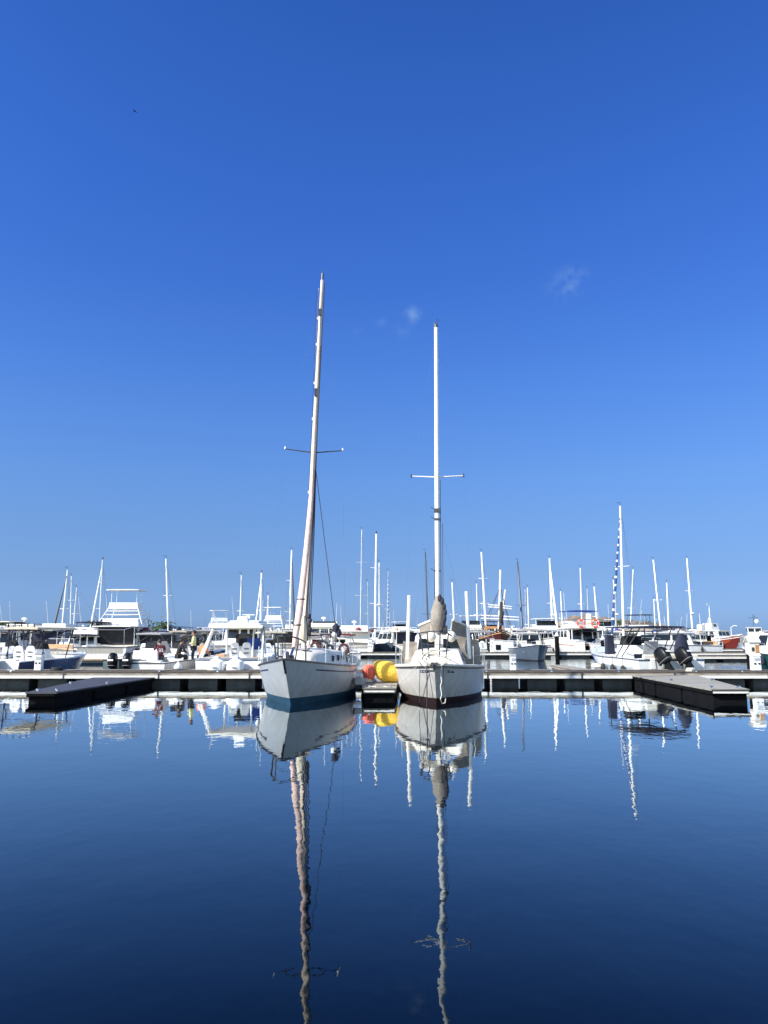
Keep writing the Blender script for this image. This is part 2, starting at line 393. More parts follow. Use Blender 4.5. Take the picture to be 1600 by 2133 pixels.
# ------------------------------------------------------------------ boat pieces
class Hull:
    def __init__(s, L, B, zb, zm, zs, rake=.8, tr=.75, gw=.86, flare=.3, p=2.2, smax=.4, srake=0.0):
        s.L, s.B, s.zb, s.zm, s.zs, s.rake, s.tr, s.gw, s.flare, s.p, s.smax, s.srake = L, B, zb, zm, zs, rake, tr, gw, flare, p, smax, srake
    def sheer(s, q):
        if q < .4: return s.zm + (s.zs - s.zm) * (1 - q / .4) ** 1.6
        return s.zm + (s.zb - s.zm) * ((q - .4) / .6) ** 1.7
    def half(s, q):
        if q <= s.smax: f = s.tr + (1 - s.tr) * math.sin(q / s.smax * PI / 2)
        else: f = max(0.0, 1 - ((q - s.smax) / (1 - s.smax)) ** s.p) ** .95
        return f * s.B / 2
    def pt(s, q, side, u, z=None, off=0.0):
        """point on the hull skin: q 0 stern .. 1 bow, u 0 waterline .. 1 sheer"""
        zs = s.sheer(q)
        if z is None: z = u * zs
        u = z / zs
        if u >= 0: g = (s.gw - s.flare * q ** 2) + (1 - s.gw + s.flare * q ** 2) * min(1, u) ** .75
        else: g = (s.gw - s.flare * q ** 2) * max(.0, 1 + u * .9)
        y0 = -s.L / 2 + s.srake * max(-.3, u)
        y1 = s.L / 2 - s.rake * (1 - max(-.5, u))
        return Vector((side * (s.half(q) * g + off), y0 + (y1 - y0) * q, z))
    def build(s, parent, mats, boot=.12, open_=None, n=18, depth=.4, cap=.0, name='hull'):
        m = MB()
        qs = [1 - (1 - i / n) ** 1.35 for i in range(n + 1)]
        def levels(q):
            return [-depth, 0.0, boot] + [boot + (s.sheer(q) - boot) * k for k in (.25, .5, .72, .88, 1.0)]
        for side in (-1, 1):
            rows = []
            for q in qs:
                rows.append([s.pt(q, side, 0, z=z) for z in levels(q)])
            nl = len(rows[0]); o = len(m.v)
            m.v += [tuple(p) for r in rows for p in r]
            for i in range(n):
                for k in range(nl - 1):
                    a = o + i * nl + k; f = (a, a + nl, a + nl + 1, a + 1)
                    m.f.append(f if side > 0 else tuple(reversed(f))); m.m.append(1 if k < 2 else 0)
        # transom
        lv = levels(0)
        for k in range(len(lv) - 1):
            a, b = s.pt(0, -1, 0, z=lv[k]), s.pt(0, 1, 0, z=lv[k])
            c, d = s.pt(0, 1, 0, z=lv[k + 1]), s.pt(0, -1, 0, z=lv[k + 1])
            m.add([a, b, c, d], [(0, 1, 2, 3)], 1 if k < 2 else 0)
        # deck, or gunwale and cockpit liner
        for i in range(n):
            q0, q1 = qs[i], qs[i + 1]
            a, b = s.pt(q0, -1, 1), s.pt(q0, 1, 1); c, d = s.pt(q1, 1, 1), s.pt(q1, -1, 1)
            if open_ and open_[0] <= q0 and q1 <= open_[1] + .03:
                gwd, dep = open_[2], open_[3]
                ins = lambda p, sd: Vector((p.x - sd * min(gwd, abs(p.x) * .6), p.y, p.z))
                ai, bi, ci, di = ins(a, -1), ins(b, 1), ins(c, 1), ins(d, -1)
                dn = lambda p: Vector((p.x, p.y, p.z - dep))
                m.add([a, ai, di, d], [(0, 1, 2, 3)], 2); m.add([bi, b, c, ci], [(0, 1, 2, 3)], 2)
                m.add([ai, dn(ai), dn(di), di], [(0, 1, 2, 3)], 2); m.add([bi, ci, dn(ci), dn(bi)], [(0, 1, 2, 3)], 2)
                m.add([dn(ai), dn(bi), dn(ci), dn(di)], [(0, 1, 2, 3)], 2)
            else:
                ctr0 = (a + b) / 2 + Vector((0, 0, .05 * abs(b.x))); ctr1 = (c + d) / 2 + Vector((0, 0, .05 * abs(c.x)))
                m.add([a, ctr0, ctr1, d, b, c], [(0, 1, 2, 3), (1, 4, 5, 2)], 2)
        if open_:
            for q in (open_[0], open_[1]):
                q = min(qs, key=lambda x: abs(x - q))
                a, b = s.pt(q, -1, 1), s.pt(q, 1, 1); gwd, dep = open_[2], open_[3]
                w = abs(a.x) - min(gwd, abs(a.x) * .6)
                m.add([(-w, a.y, a.z), (w, a.y, a.z), (w, a.y, a.z - dep), (-w, a.y, a.z - dep)], [(0, 1, 2, 3)], 2)
        h = m.build(name, list(mats), parent, smooth=True)
        return h
    def rail(s, parent, name, u, r, mt, q0=0.0, q1=1.0, off=.0, n=20, stern=True):
        m = MB()
        port = [s.pt(q0 + (q1 - q0) * i / n, -1, u, off=off) for i in range(n + 1)]
        star = [s.pt(q0 + (q1 - q0) * i / n, 1, u, off=off) for i in range(n + 1)]
        if q1 >= 1.0: m.tube(port + list(reversed(star[:-1])), r, 5)
        else: m.tube(port, r, 5); m.tube(star, r, 5)
        if stern and q0 == 0: m.tube([port[0], star[0]], r, 5)
        return m.build(name, mt, parent, smooth=True)
    def stripe(s, parent, name, u0, u1, mt, q0, q1, side, n=14, off=.006):
        m = MB(); vs = []; fs = []
        for i in range(n + 1):
            q = q0 + (q1 - q0) * i / n
            vs += [s.pt(q, side, u0, off=off), s.pt(q, side, u1, off=off)]
        for i in range(n): fs.append((2 * i, 2 * i + 2, 2 * i + 3, 2 * i + 1) if side > 0 else (2 * i, 2 * i + 1, 2 * i + 3, 2 * i + 2))
        m.add(vs, fs)
        o = m.build(name, mt, parent)
        so = o.modifiers.new('thickness', 'SOLIDIFY'); so.thickness = .006
        return o

def quad_on(q, u0, u1, v0, v1, off=.004):
    q = [Vector(p) for p in q]
    n = (q[1] - q[0]).cross(q[3] - q[0]).normalized() * off
    f = lambda u, v: (q[0] * (1 - u) + q[1] * u) * (1 - v) + (q[3] * (1 - u) + q[2] * u) * v
    return [f(u0, v0) + n, f(u1, v0) + n, f(u1, v1) + n, f(u0, v1) + n]
def cabin_quads(cx, cy, z, w, l, h, tw, tl, shift):
    """quads (outward) of a tapered cabin: back (-y), right, front (+y), left"""
    a = [(-w/2, -l/2, 0), (w/2, -l/2, 0), (w/2, l/2, 0), (-w/2, l/2, 0)]
    b = [(-tw/2, -tl/2 + shift, h), (tw/2, -tl/2 + shift, h), (tw/2, tl/2 + shift, h), (-tw/2, tl/2 + shift, h)]
    A = [Vector((cx + x, cy + y, z + k)) for x, y, k in a]; Bq = [Vector((cx + x, cy + y, z + k)) for x, y, k in b]
    return [(A[0], A[1], Bq[1], Bq[0]), (A[1], A[2], Bq[2], Bq[1]), (A[2], A[3], Bq[3], Bq[2]), (A[3], A[0], Bq[0], Bq[3])], A, Bq
def cabin(parent, name, mt, cx, cy, z, w, l, h, tw, tl, shift, wins=(), glass=GLASS, bevel=.03):
    qs, A, Bq = cabin_quads(cx, cy, z, w, l, h, tw, tl, shift)
    m = MB(); m.add(A + Bq, [(3, 2, 1, 0), (4, 5, 6, 7), (0, 1, 5, 4), (1, 2, 6, 5), (2, 3, 7, 6), (3, 0, 4, 7)])
    c = m.build(name, mt, parent, bevel=bevel)
    for (face, u0, u1, v0, v1) in wins:
        MB().slab(quad_on(qs[face], u0, u1, v0, v1, .006), .012).build('window', glass, c)
    return c
def roof_slab(parent, name, mt, cx, cy, z, w, l, th=.07, camber=.06, over=None, n=8):
    m = MB(); rings = []
    for j in range(7):
        f = -1 + 2 * j / 6; y = cy + f * l / 2; sc = math.sqrt(max(0, 1 - max(0, abs(f) - .8) ** 2 * 9))
        ring = []
        for i in range(n + 1):
            x = -w / 2 + w * i / n; ring.append((cx + x * sc, y, z + th + camber * (1 - (2 * x / w) ** 2) * (1 - .6 * f * f)))
        for i in range(n, -1, -1):
            x = -w / 2 + w * i / n; ring.append((cx + x * sc, y, z + camber * .6 * (1 - (2 * x / w) ** 2) * (1 - .6 * f * f)))
        rings.append(ring)
    m.loft(rings)
    return m.build(name, mt, parent, smooth=True)
def outboard(parent, x, y, z, tilt=0.15, s=1.0, mt=BLACK, label=None, yaw=0.0):
    """outboard engine at the transom, stern (-y) side: cowling > cowl band, leg, skeg"""
    def tr(p):
        px, py, pz = p; c, q = math.cos(-tilt), math.sin(-tilt)
        py, pz = py * c - pz * q, py * q + pz * c
        px, py = px * math.cos(yaw) - py * math.sin(yaw), px * math.sin(yaw) + py * math.cos(yaw)
        return (x + px * s, y + py * s, z + pz * s)
    rings = []
    for (h, hx, y0, y1) in [(0, .13, -.40, .10), (.08, .17, -.46, .14), (.28, .185, -.50, .14), (.50, .175, -.47, .12), (.64, .145, -.38, .06), (.69, .08, -.30, .0)]:
        ring = []
        for k in range(14):
            a = 2 * PI * k / 14; ca, sa = math.cos(a), math.sin(a)
            ex = lambda t: math.copysign(abs(t) ** .6, t)
            ring.append(tr((hx * ex(ca), (y0 + y1) / 2 + (y1 - y0) / 2 * ex(sa), h)))
        rings.append(ring)
    c = MB().loft(rings).build('outboard_engine', mt, parent, smooth=True, label=label)
    MB().add([tr((-.13, -.527, .30)), tr((.13, -.527, .30)), tr((.13, -.52, .37)), tr((-.13, -.52, .37))], [(0, 1, 2, 3)]).build('cowl_badge', WHITE, c)
    ring = []
    for k in range(15):
        a = 2 * PI * k / 14; ex = lambda t: math.copysign(abs(t) ** .6, t)
        ring.append(tr((.176 * ex(math.cos(a)), -.16 + .305 * ex(math.sin(a)), .10)))
    MB().tube(ring, .014, 4, cap=False).build('cowl_trim', GREYC, c)
    g = MB()
    g.loft([[tr(p) for p in [(-.07, -.28, 0), (.07, -.28, 0), (.07, .02, 0), (-.07, .02, 0)]], [tr(p) for p in [(-.05, -.28, -.55), (.05, -.28, -.55), (.04, .0, -.55), (-.04, .0, -.55)]], [tr(p) for p in [(-.025, -.22, -.85), (.025, -.22, -.85), (.02, -.05, -.85), (-.02, -.05, -.85)]]])
    g.box(*tr((0, -.16, -.57)), .26 * s, .34 * s, .03 * s)
    g.build('engine_leg', mt, c)
    b = MB().box(*tr((0, .14, -.25)), .26 * s, .14 * s, .42 * s); b.build('engine_bracket', STEEL, c)
    return c
def seat(parent, x, y, z, w=.5, h=.75, mt=WHITE, slots=True):
    m = MB()
    m.box(x, y + .25, z, w, .5, .45); b = m.build('seat', mt, parent, bevel=.03)
    prof = []
    for t in (-.04, .04):
        prof.append([(x - w*.5, y + t, z + .40), (x + w*.5, y + t, z + .40), (x + w*.5, y + t - .03, z + .40 + h*.55), (x + w*.38, y + t - .05, z + .40 + h*.92), (x + w*.2, y + t - .05, z + .40 + h), (x - w*.2, y + t - .05, z + .40 + h), (x - w*.38, y + t - .05, z + .40 + h*.92), (x - w*.5, y + t - .03, z + .40 + h*.55)])
    k = MB().loft(prof).build('backrest', mt, b, bevel=.02)
    if slots:
        s = MB()
        for zz in (.22, .42): s.box(x, y - .095, z + .40 + zz, w * .5, .02, .045)
        s.build('slot_trim', BLACK, b)
    return b
def fender(name, label, p, r=.13, h=.5, mt=WHITE, group=None):
    m = MB(); m.ell((0, 0, 0), r, r, h / 2, fn=lambda x, y, z: (x * (1 if abs(z) < .8 else .95), y, z))
    m.tube([(0, 0, h / 2), (0, 0, h / 2 + .35)], .012, 5)
    o = m.build(name, mt, None, smooth=True); o.location = p
    return tag(o, label, 'fender', group)
def line(name, label, pts, r, mt, cat='rope', sag=0.0, n=10, group=None):
    if len(pts) == 2 and sag:
        a, b = Vector(pts[0]), Vector(pts[1])
        pts = [a.lerp(b, i / n) - Vector((0, 0, sag * 4 * (i / n) * (1 - i / n))) for i in range(n + 1)]
    o = Vector(pts[0]); m = MB().tube([Vector(p) - o for p in pts], r, 5)
    ob = m.build(name, mt, None, smooth=True); ob.location = o
    return tag(ob, label, cat, group)
# ------------------------------------------------------------------ water
def water_mat():
    m = bpy.data.materials.new('harbour_water'); m.use_nodes = True
    nt = m.node_tree; nt.nodes.remove(nt.nodes['Principled BSDF'])
    dif = nt.nodes.new('ShaderNodeBsdfDiffuse'); dif.inputs['Color'].default_value = (.0001, .0016, .004, 1)
    glo = nt.nodes.new('ShaderNodeBsdfGlossy'); glo.inputs['Roughness'].default_value = .012; glo.inputs['Color'].default_value = (.92, .98, 1, 1)
    fre = nt.nodes.new('ShaderNodeFresnel'); fre.inputs['IOR'].default_value = 1.34
    crv = nt.nodes.new('ShaderNodeMapRange'); crv.inputs['From Min'].default_value = .045; crv.inputs['From Max'].default_value = .66
    nt.links.new(fre.outputs[0], crv.inputs['Value'])
    mixs = nt.nodes.new('ShaderNodeMixShader'); nt.links.new(crv.outputs[0], mixs.inputs[0]); nt.links.new(dif.outputs[0], mixs.inputs[1]); nt.links.new(glo.outputs[0], mixs.inputs[2])
    nt.links.new(mixs.outputs[0], nt.nodes['Material Output'].inputs['Surface'])
    t = nt.nodes.new('ShaderNodeTexCoord')
    def noise(sx, sy, detail, rot=0):
        mp = nt.nodes.new('ShaderNodeMapping'); mp.inputs['Scale'].default_value = (sx, sy, 1); mp.inputs['Rotation'].default_value = (0, 0, rot)
        n = nt.nodes.new('ShaderNodeTexNoise'); n.inputs['Scale'].default_value = 1; n.inputs['Detail'].default_value = detail
        nt.links.new(t.outputs['Object'], mp.inputs[0]); nt.links.new(mp.outputs[0], n.inputs['Vector'])
        return n.outputs['Fac']
    def mathn(op, a, bb):
        n = nt.nodes.new('ShaderNodeMath'); n.operation = op
        for i, x in enumerate((a, bb)):
            if isinstance(x, (int, float)): n.inputs[i].default_value = x
            else: nt.links.new(x, n.inputs[i])
        return n.outputs[0]
    # gentle swell, small capillary ripples, and wind-ruffled water in the open basin beyond the pontoon
    h1 = mathn('MULTIPLY', noise(.7, .55, 1, .2), WSWELL)
    h2 = mathn('MULTIPLY', noise(3.4, 2.2, 2, -.15), WRIP)
    h3 = mathn('MULTIPLY', noise(12, 9, 2, .3), WCAP)
    sp = nt.nodes.new('ShaderNodeSeparateXYZ'); nt.links.new(t.outputs['Object'], sp.inputs[0])
    mr = nt.nodes.new('ShaderNodeMapRange'); mr.inputs['From Min'].default_value = 33; mr.inputs['From Max'].default_value = 37
    nt.links.new(sp.outputs['Y'], mr.inputs['Value'])
    patch = nt.nodes.new('ShaderNodeMapRange'); patch.inputs['From Min'].default_value = .40; patch.inputs['From Max'].default_value = .62; patch.inputs['To Min'].default_value = .5
    nt.links.new(noise(.12, .3, 2), patch.inputs['Value'])
    h4 = mathn('MULTIPLY', mathn('MULTIPLY', noise(1.6, 2.4, 3, .5), WCHOP), mathn('MULTIPLY', mr.outputs[0], patch.outputs[0]))
    hh = mathn('ADD', mathn('ADD', h1, h2), mathn('ADD', h3, h4))
    bp = nt.nodes.new('ShaderNodeBump'); bp.inputs['Strength'].default_value = 1; bp.inputs['Distance'].default_value = 1
    nt.links.new(hh, bp.inputs['Height'])
    for nd in (dif, glo, fre): nt.links.new(bp.outputs[0], nd.inputs['Normal'])
    return m
WSWELL, WRIP, WCAP, WCHOP = .0060, .0020, .00022, .022
w = MB().add([(-5000, -60, 0), (5000, -60, 0), (5000, 7000, 0), (-5000, 7000, 0)], [(0, 1, 2, 3)]).build('water', water_mat())
struct(w)

# ------------------------------------------------------------------ pontoons
PZ = .53
def pontoon(name, label, x0, x1, y0, y1, z=PZ, floats=1.2, gap=.35, xr=None, group=None, fl_front=.16, deckmat=None, k=1.0):
    """floating walkway along X: deck > none, edge strips, timber fascia, concrete floats"""
    t = thing(name, label, 'pontoon', ((x0 + x1) / 2, (y0 + y1) / 2, 0), 0, group)
    cx, cy = t.location.x, t.location.y; L = x1 - x0; Wd = y1 - y0
    MB().box(0, 0, z - .05, L, Wd, .05).build('deck', deckmat or DECKM, t)
    m = MB()
    for sgn in (-1, 1): m.box(0, sgn * (Wd / 2 - .03), z - .122, L - .02, .05, .070)
    m.build('timber_fascia', TIMB, t)
    m = MB()
    for sgn in (-1, 1): m.box(0, sgn * (Wd / 2 + .005), z - .255, L + .01, .07, .12)
    m.build('edge_strip', EDGE, t)
    MB().box(0, 0, z - .26, L - .3, Wd - .35, .13).build('frame_beam', DTIMB, t)
    a, b = xr or (x0, x1)
    n = 0; x = a
    while x < b and n < 98:
        MB().box(x + floats / 2 - cx, 0, -.30, floats, Wd - 2 * fl_front, .30 + z - .262).build('float', CONC, t, bevel=.03)
        x += floats + gap; n += 1
    return t
MP = pontoon('main_pontoon', 'long floating pontoon with white edge strip and concrete floats behind the two moored sailboats', -60, 60, 32.2, 34.4, xr=(-22, 22))
MB().box(0, 1.15, PZ - .02, 119.9, .12, .035).build('service_duct', TIMB, MP)

for px in (20, 330, 452, 1014, 1150, 1290, 1452, 1548):
    x = at(px, 1408, 32.2).x
    m = MB().box(x, -1.0, PZ, .07, .09, .05); m.tube([(x - .16, -1.0, PZ + .07), (x + .16, -1.0, PZ + .07)], .022, 6); m.build('cleat', STEEL, MP)
for px in (-60, 133, 331, 520, 1016, 1212, 1405, 1600):
    x = at(px, 1408, 32.2).x
    m = MB().box(x, -1.142, PZ - .262, .07, .012, .25).box(x, 0, PZ + .002, .05, 2.16, .012); m.build('joint_plate', DARKST, MP)
m = MB()
for i in range(7): m.torus((0, 0, -.055 * i), .032, .013, 'y' if i % 2 else 'x', 10, 5)
o = m.build('hanging_chain', WHITE, None, smooth=True); q = at(1023, 1414, 32.1); o.location = (q.x, 32.10, q.z); tag(o, 'short white chain hanging from the pontoon edge right of the ivory sailboat', 'chain')
def coil(label, px, Y, z, mt, r=.22, n=4):
    m = MB()
    for i in range(n): m.torus((0, 0, .02 + .035 * i), r - .02 * i, .02, 'z', 16, 6)
    o = m.build('rope_coil', mt, None, smooth=True); o.location = (xat(px, Y, 1398), Y, z); tag(o, label, 'rope')
coil('dark hose coil on the long pontoon beside the navy hulled boat', 118, 33.6, PZ, RUBBER, .26)
coil('pale rope coil at the root of the sunlit right finger pontoon', 1440, 32.9, PZ, ROPE)
def finger(label, near, far, z, side=DTIMB, deck=None, nfl=3):
    """narrowing finger pontoon: near / far = (x left, x right, y)"""
    (nl, nr, ny), (fl, fr, fy) = near, far
    o = Vector(((nl + nr) / 2, ny, 0))
    t = thing('finger_pontoon', label, 'finger pontoon', tuple(o), 0, 'finger pontoons on the near side of the long pontoon')
    def quad(f0, f1, ins):
        pts = []
        for f in (f0, f1):
            l = nl + (fl - nl) * f + ins - o.x; r = nr + (fr - nr) * f - ins - o.x; y = ny + (fy - ny) * f - o.y
            pts.append((l, r, y))
        return [(pts[0][0], pts[0][2]), (pts[0][1], pts[0][2]), (pts[1][1], pts[1][2]), (pts[1][0], pts[1][2])]
    def prism(m, q, z0, z1):
        return m.add([(x, y, z0) for x, y in q] + [(x, y, z1) for x, y in q], [(3, 2, 1, 0), (4, 5, 6, 7), (0, 1, 5, 4), (1, 2, 6, 5), (2, 3, 7, 6), (3, 0, 4, 7)])
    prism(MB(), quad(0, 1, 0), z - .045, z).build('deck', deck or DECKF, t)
    prism(MB(), quad(.004, .998, .02), z - .15, z - .047).build('fascia', side, t)
    w = nr - nl
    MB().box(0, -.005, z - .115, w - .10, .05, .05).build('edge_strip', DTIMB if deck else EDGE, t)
    for i in range(nfl):
        prism(MB(), quad((i + .04) / nfl, (i + .97) / nfl, .07), -.3, z - .155).build('float', DTIMB, t, bevel=.02)
    for s, f in ((-1, .06), (1, .06), (-1, .5), (1, .5)):
        q = quad(f, f + .01, .22); x, y = q[0] if s < 0 else q[1]
        m = MB().box(x, y, z, .06, .08, .05); m.tube([(x, y - .12, z + .06), (x, y + .12, z + .06)], .02, 6); m.build('cleat', STEEL, t)
    return t
def fpx(l, r, py, z):
    th = math.atan((py - 1066.5) / FPX) - PITCH; Y = (CAM_H - z) / math.tan(th)
    return (at(l, py, Y).x, at(r, py, Y).x, Y)
yf = 32.14
finger('dark decked finger pontoon at left, narrowing towards the camera', fpx(53, 118, 1442, .32), (at(195, 1405, yf).x, at(323, 1405, yf).x, yf), .32, deck=mat('dark_grey_deck', (.045, .045, .05), .6, var=.25))  # this deck gets a plain dark grey, darker than the other fingers
finger('finger pontoon at right with sunlit grey deck and dark flank, below the twin outboards', fpx(1482, 1562, 1436, .41), (at(1316, 1405, yf).x, at(1450, 1405, yf).x, yf), .41)
finger('short pale plank finger pontoon between the two moored sailboats, carrying coral and yellow gear', fpx(755, 825, 1434, .38), (at(752, 1405, yf).x, at(832, 1405, yf).x, yf), .38, side=TIMB)

# ------------------------------------------------------------------ left sailboat (grey-blue hull)
def hero_left():
    Y0, X0 = 21.7, -2.79
    H = Hull(8.95, 3.12, 1.36, .99, .95, rake=1.35, tr=.78, gw=.95, flare=.14, p=2.15, smax=.42)
    rz = PI - .05
    F = Frame(X0 + math.sin(rz) * H.L / 2, Y0 + H.L / 2, rz)
    t = thing('moored_sailboat', 'grey blue hulled sailboat with faded pink furled sail and blue bottom, bow towards the camera', 'sailboat', tuple(F.o), F.rz, 'two sailboats moored on the near side of the pontoon')
    P = F.px
    H.build(t, (GREYH, BLUEB, CREAM), boot=.21, n=24)
    H.rail(t, 'rub_rail', 1.0, .028, DARKST)
    for s in (-1, 1):
        H.stripe(t, 'hull_stripe', .80, .835, STRIPE_BLUE, .15, .86, s)
    # dark metal band on the stem
    a = [H.pt(1, 1, u) + Vector((0, .012, 0)) for u in (.70, .8, .9, 1.0)]
    MB().tube(a, .035, 6).build('stem_band', DARKST, t, smooth=True)
    # anchor platform and anchor
    bow = H.pt(1, 1, 1)
    # local +y is forward; cabin trunk tapers forward
    yb = lambda Y: -(Y - F.o.y)
    m = MB()
    ys = [24.05, 24.6, 26.0, 27.4, 28.5]; hw = [.42, .50, .74, .92, 1.0]; zt = [1.20, 1.47, 1.54, 1.52, 1.48]
    rings = []
    for Y, w_, z_ in zip(ys, hw, zt):
        zb = .98
        rings.append([(-w_ - .08, yb(Y), zb), (-w_, yb(Y), z_ - .08), (-w_ * .8, yb(Y), z_), (0, yb(Y), z_ + .07), (w_ * .8, yb(Y), z_), (w_, yb(Y), z_ - .08), (w_ + .08, yb(Y), zb)])
    m.loft(rings)
    cab = m.build('cabin_trunk', [CREAM], t, smooth=True)
    # grey painted side panel with two ports on the shaded side, the same on the other
    for s in (-1, 1):
        vs, fs = [], []
        for Y, w_, z_ in list(zip(ys, hw, zt))[1:]:
            vs += [(s * (w_ + .095), yb(Y), 1.0), (s * (w_ + .012), yb(Y), z_ - .07)]
        for i in range(3): fs.append((2 * i, 2 * i + 2, 2 * i + 3, 2 * i + 1))
        so = MB().add(vs, fs).build('cabin_side', LGREYH, cab)
        md = so.modifiers.new('thickness', 'SOLIDIFY'); md.thickness = .02; md.offset = 0
        for Yp in (26.35, 27.1, 27.85):
            k = (Yp - 26.0) / 1.4; w_ = .74 + .18 * k
            m2 = MB(); c = Vector((s * (w_ + .066), yb(Yp), 1.24))
            ring = [[(c.x + s * d, c.y + .17 * math.copysign(abs(math.cos(a)) ** .6, math.cos(a)), c.z + .105 * math.copysign(abs(math.sin(a)) ** .6, math.sin(a))) for a in [2 * PI * i / 14 for i in range(14)]] for d in (-.05, .02)]
            m2.loft(ring if s > 0 else list(reversed(ring))); m2.build('port_light', GLASS, cab)
    # hatch, coach-roof rail, windlass
    MB().box(0, yb(24.9), 1.55, .5, .5, .06, top=.92).build('hatch', GREYC, t, bevel=.02)
    MB().tube([(.0, yb(22.35), 1.38), (.08, yb(22.75), 1.50)], .06, 8).box(0, yb(22.8), 1.28, .24, .24, .16, top=.8).build('windlass', DARKST, t)
    # mast
    mb = P(632.5, 1348, 26.0); mt_ = P(671.3, 584, 26.0)
    mast = MB().tube([mb - Vector((0, 0, .1)), mb.lerp(mt_, .5), mt_], [.088, .082, .055], 10).build('mast', CREAMM, t, smooth=True)
    d = (mt_ - mb)
    MB().tube([mt_, mt_ + d.normalized() * .26], .045, 8).build('masthead_light', DARKST, mast)
    MB().tube([mt_ + d.normalized() * .26, mt_ + d.normalized() * .40], .012, 5).build('antenna', DARKST, mast)
    for k, h in ((.665, .28), (.895, .24)):
        q = mb.lerp(mt_, k)
        MB().box(q.x + .0, q.y + .085, q.z, .10, .08, h).build('mast_bracket', DARKST, mast)
    for k, sx in ((.60, 1), (.70, 1), (.81, 1), (.885, 1), (.30, 1), (.40, 1)):
        q = mb.lerp(mt_, k); MB().box(q.x + sx * .09, q.y, q.z, .05, .05, .10).build('mast_step', WHITE, mast)
    # spreaders
    hub = P(654, 943, 26.0)
    tl, tr_ = P(594, 935, 26.1), P(714, 938.5, 26.1)
    for e in (tl, tr_):
        sp = MB().tube([hub, e], .024, 6, r2=.018).build('spreader', DARKST, mast, smooth=True)
        MB().ell(tuple(e + Vector((0, 0, .03))), .03, .03, .06, 8, 6).build('spreader_tip', WHITE, sp, smooth=True)
    # standing rigging and halyards
    deckR, deckL = P(719, 1384, 27.0), P(553, 1384, 27.0)
    mrig = MB()
    for e, dk in ((tr_, deckR), (tl, deckL)):
        mrig.tube([mt_ - d.normalized() * .2, e, dk], .0018, 4)
    low = P(656, 960, 26.0)
    mrig.tube([low, deckL + Vector((0, -.5, 0))], .0018, 4)
    mrig.tube([mt_, H.pt(0, 1, 1) * .0 + Vector((0, -H.L / 2, 1.0))], .0018, 4)
    mrig.build('standing_rigging', WIRE, t)
    MB().tube([P(655, 955, 26.1), P(689, 1228, 27.6), P(698, 1300, 28.0), P(700, 1384, 28.2)], .013, 5).build('running_backstay', DARKST, t)
    mh = MB()
    for (xa, ya, xb_, yb_, r) in [(676, 590, 637, 1335, .016), (668, 720, 641, 1335, .018), (661, 880, 645.5, 1330, .016), (659, 950, 634, 1325, .02), (660, 600, 640, 1100, .006)]:
        mh.tube([P(xa, ya, 25.86), P((xa + xb_) / 2 + 1.2, (ya + yb_) / 2, 25.82), P(xb_, yb_, 25.7)], r, 5)
    mh.build('halyards', ROPED, t)
    MB().tube([P(664, 600, 25.9), P(658, 720, 25.86), P(655, 800, 25.85)], .007, 4).build('topping_lift', ROPE, t)
    # staysail furled on its stay
    pts = [P(612, 1349, 23.6), P(617, 1318, 23.85), P(624, 1272, 24.1), P(632, 1205, 24.5), P(639, 1140, 24.9), P(645.5, 1070, 25.3), P(649, 1020, 25.6), P(651.5, 975, 25.8)]
    fs_ = MB().tube(pts, [.055, .10, .115, .10, .095, .088, .07, .03], 10).build('furled_staysail', PINKS, t, smooth=True)
    MB().tube([P(606, 1366, 23.2), P(611.5, 1350, 23.6)], .045, 8).build('furling_drum', STEEL, fs_)
    m = MB()
    for k in (1, 2): 
        q = pts[k].lerp(pts[k + 1], .35); MB().torus(tuple(q), .115, .022, 'z', 12, 6).build('sail_tie', DARKST, fs_)
    # beige mainsail cover behind, lashed to the mast
    a = [P(628, 1284, 25.55), P(637, 1284, 25.55), P(640, 1338, 25.4), P(622, 1340, 25.4)]
    rings = []
    for f_, w_ in ((0, .05), (.2, .11), (.6, .16), (1, .13)):
        c = P(633 - 2 * f_, 1283 + 56 * f_, 25.62)
        rings.append([(c.x + w_ * math.cos(2 * PI * k / 10), c.y + w_ * 1.3 * math.sin(2 * PI * k / 10), c.z) for k in range(10)])
    MB().loft(rings).build('sail_cover', BEIGEC, t, smooth=True)
    m = MB()
    for i in range(5):
        c = P(644 + (i % 2) * 2.0, 1284 + i * 9, 25.6); m.ell(tuple(c), .07, .09, .10, 8, 6)
    m.build('coiled_lines', ROPED, t, smooth=True)
    # boom and folded cover aft
    MB().tube([P(636, 1330, 26.2), Vector((0, yb(29.3), 1.95))], .05, 8).build('boom', CREAMM, t, smooth=True)
    # bow pulpit
    top = [P(637, 1376, 23.1), P(637, 1338, 23.1), P(624, 1331, 22.7), P(605, 1325, 22.2), P(590, 1324, 22.0), P(578, 1325, 22.3), P(571, 1331, 22.7), P(575, 1373, 23.0)]
    m = MB().tube(top, .024, 6)
    m.tube([P(622, 1331, 22.7), P(615, 1376, 22.6)], .022, 6); m.tube([P(579, 1325, 22.3), P(579.5, 1371, 22.3)], .022, 6)
    m.tube([P(637, 1357, 23.1), P(618, 1352, 22.65), P(592, 1349, 22.05)], .010, 5)
    m.tube([P(574, 1352, 22.9), P(590, 1349, 22.05)], .010, 5)
    m.build('bow_pulpit', DARKST, t, smooth=True)
    # stanchions and lifelines
    m = MB(); tops = {-1: [], 1: []}
    for q in (.80, .66, .52, .38, .24, .10):
        for s in (-1, 1):
            p0 = H.pt(q, s, 1); p1 = p0 + Vector((0, 0, .58)); tops[s].append(p1); MB().tube([p0, p1], .012, 5).build('stanchion', STEEL, t)
    m = MB()
    for s in (-1, 1):
        m.tube(tops[s], .006, 4); m.tube([p - Vector((0, 0, .28)) for p in tops[s]], .006, 4)
    m.build('lifelines', STEEL, t)
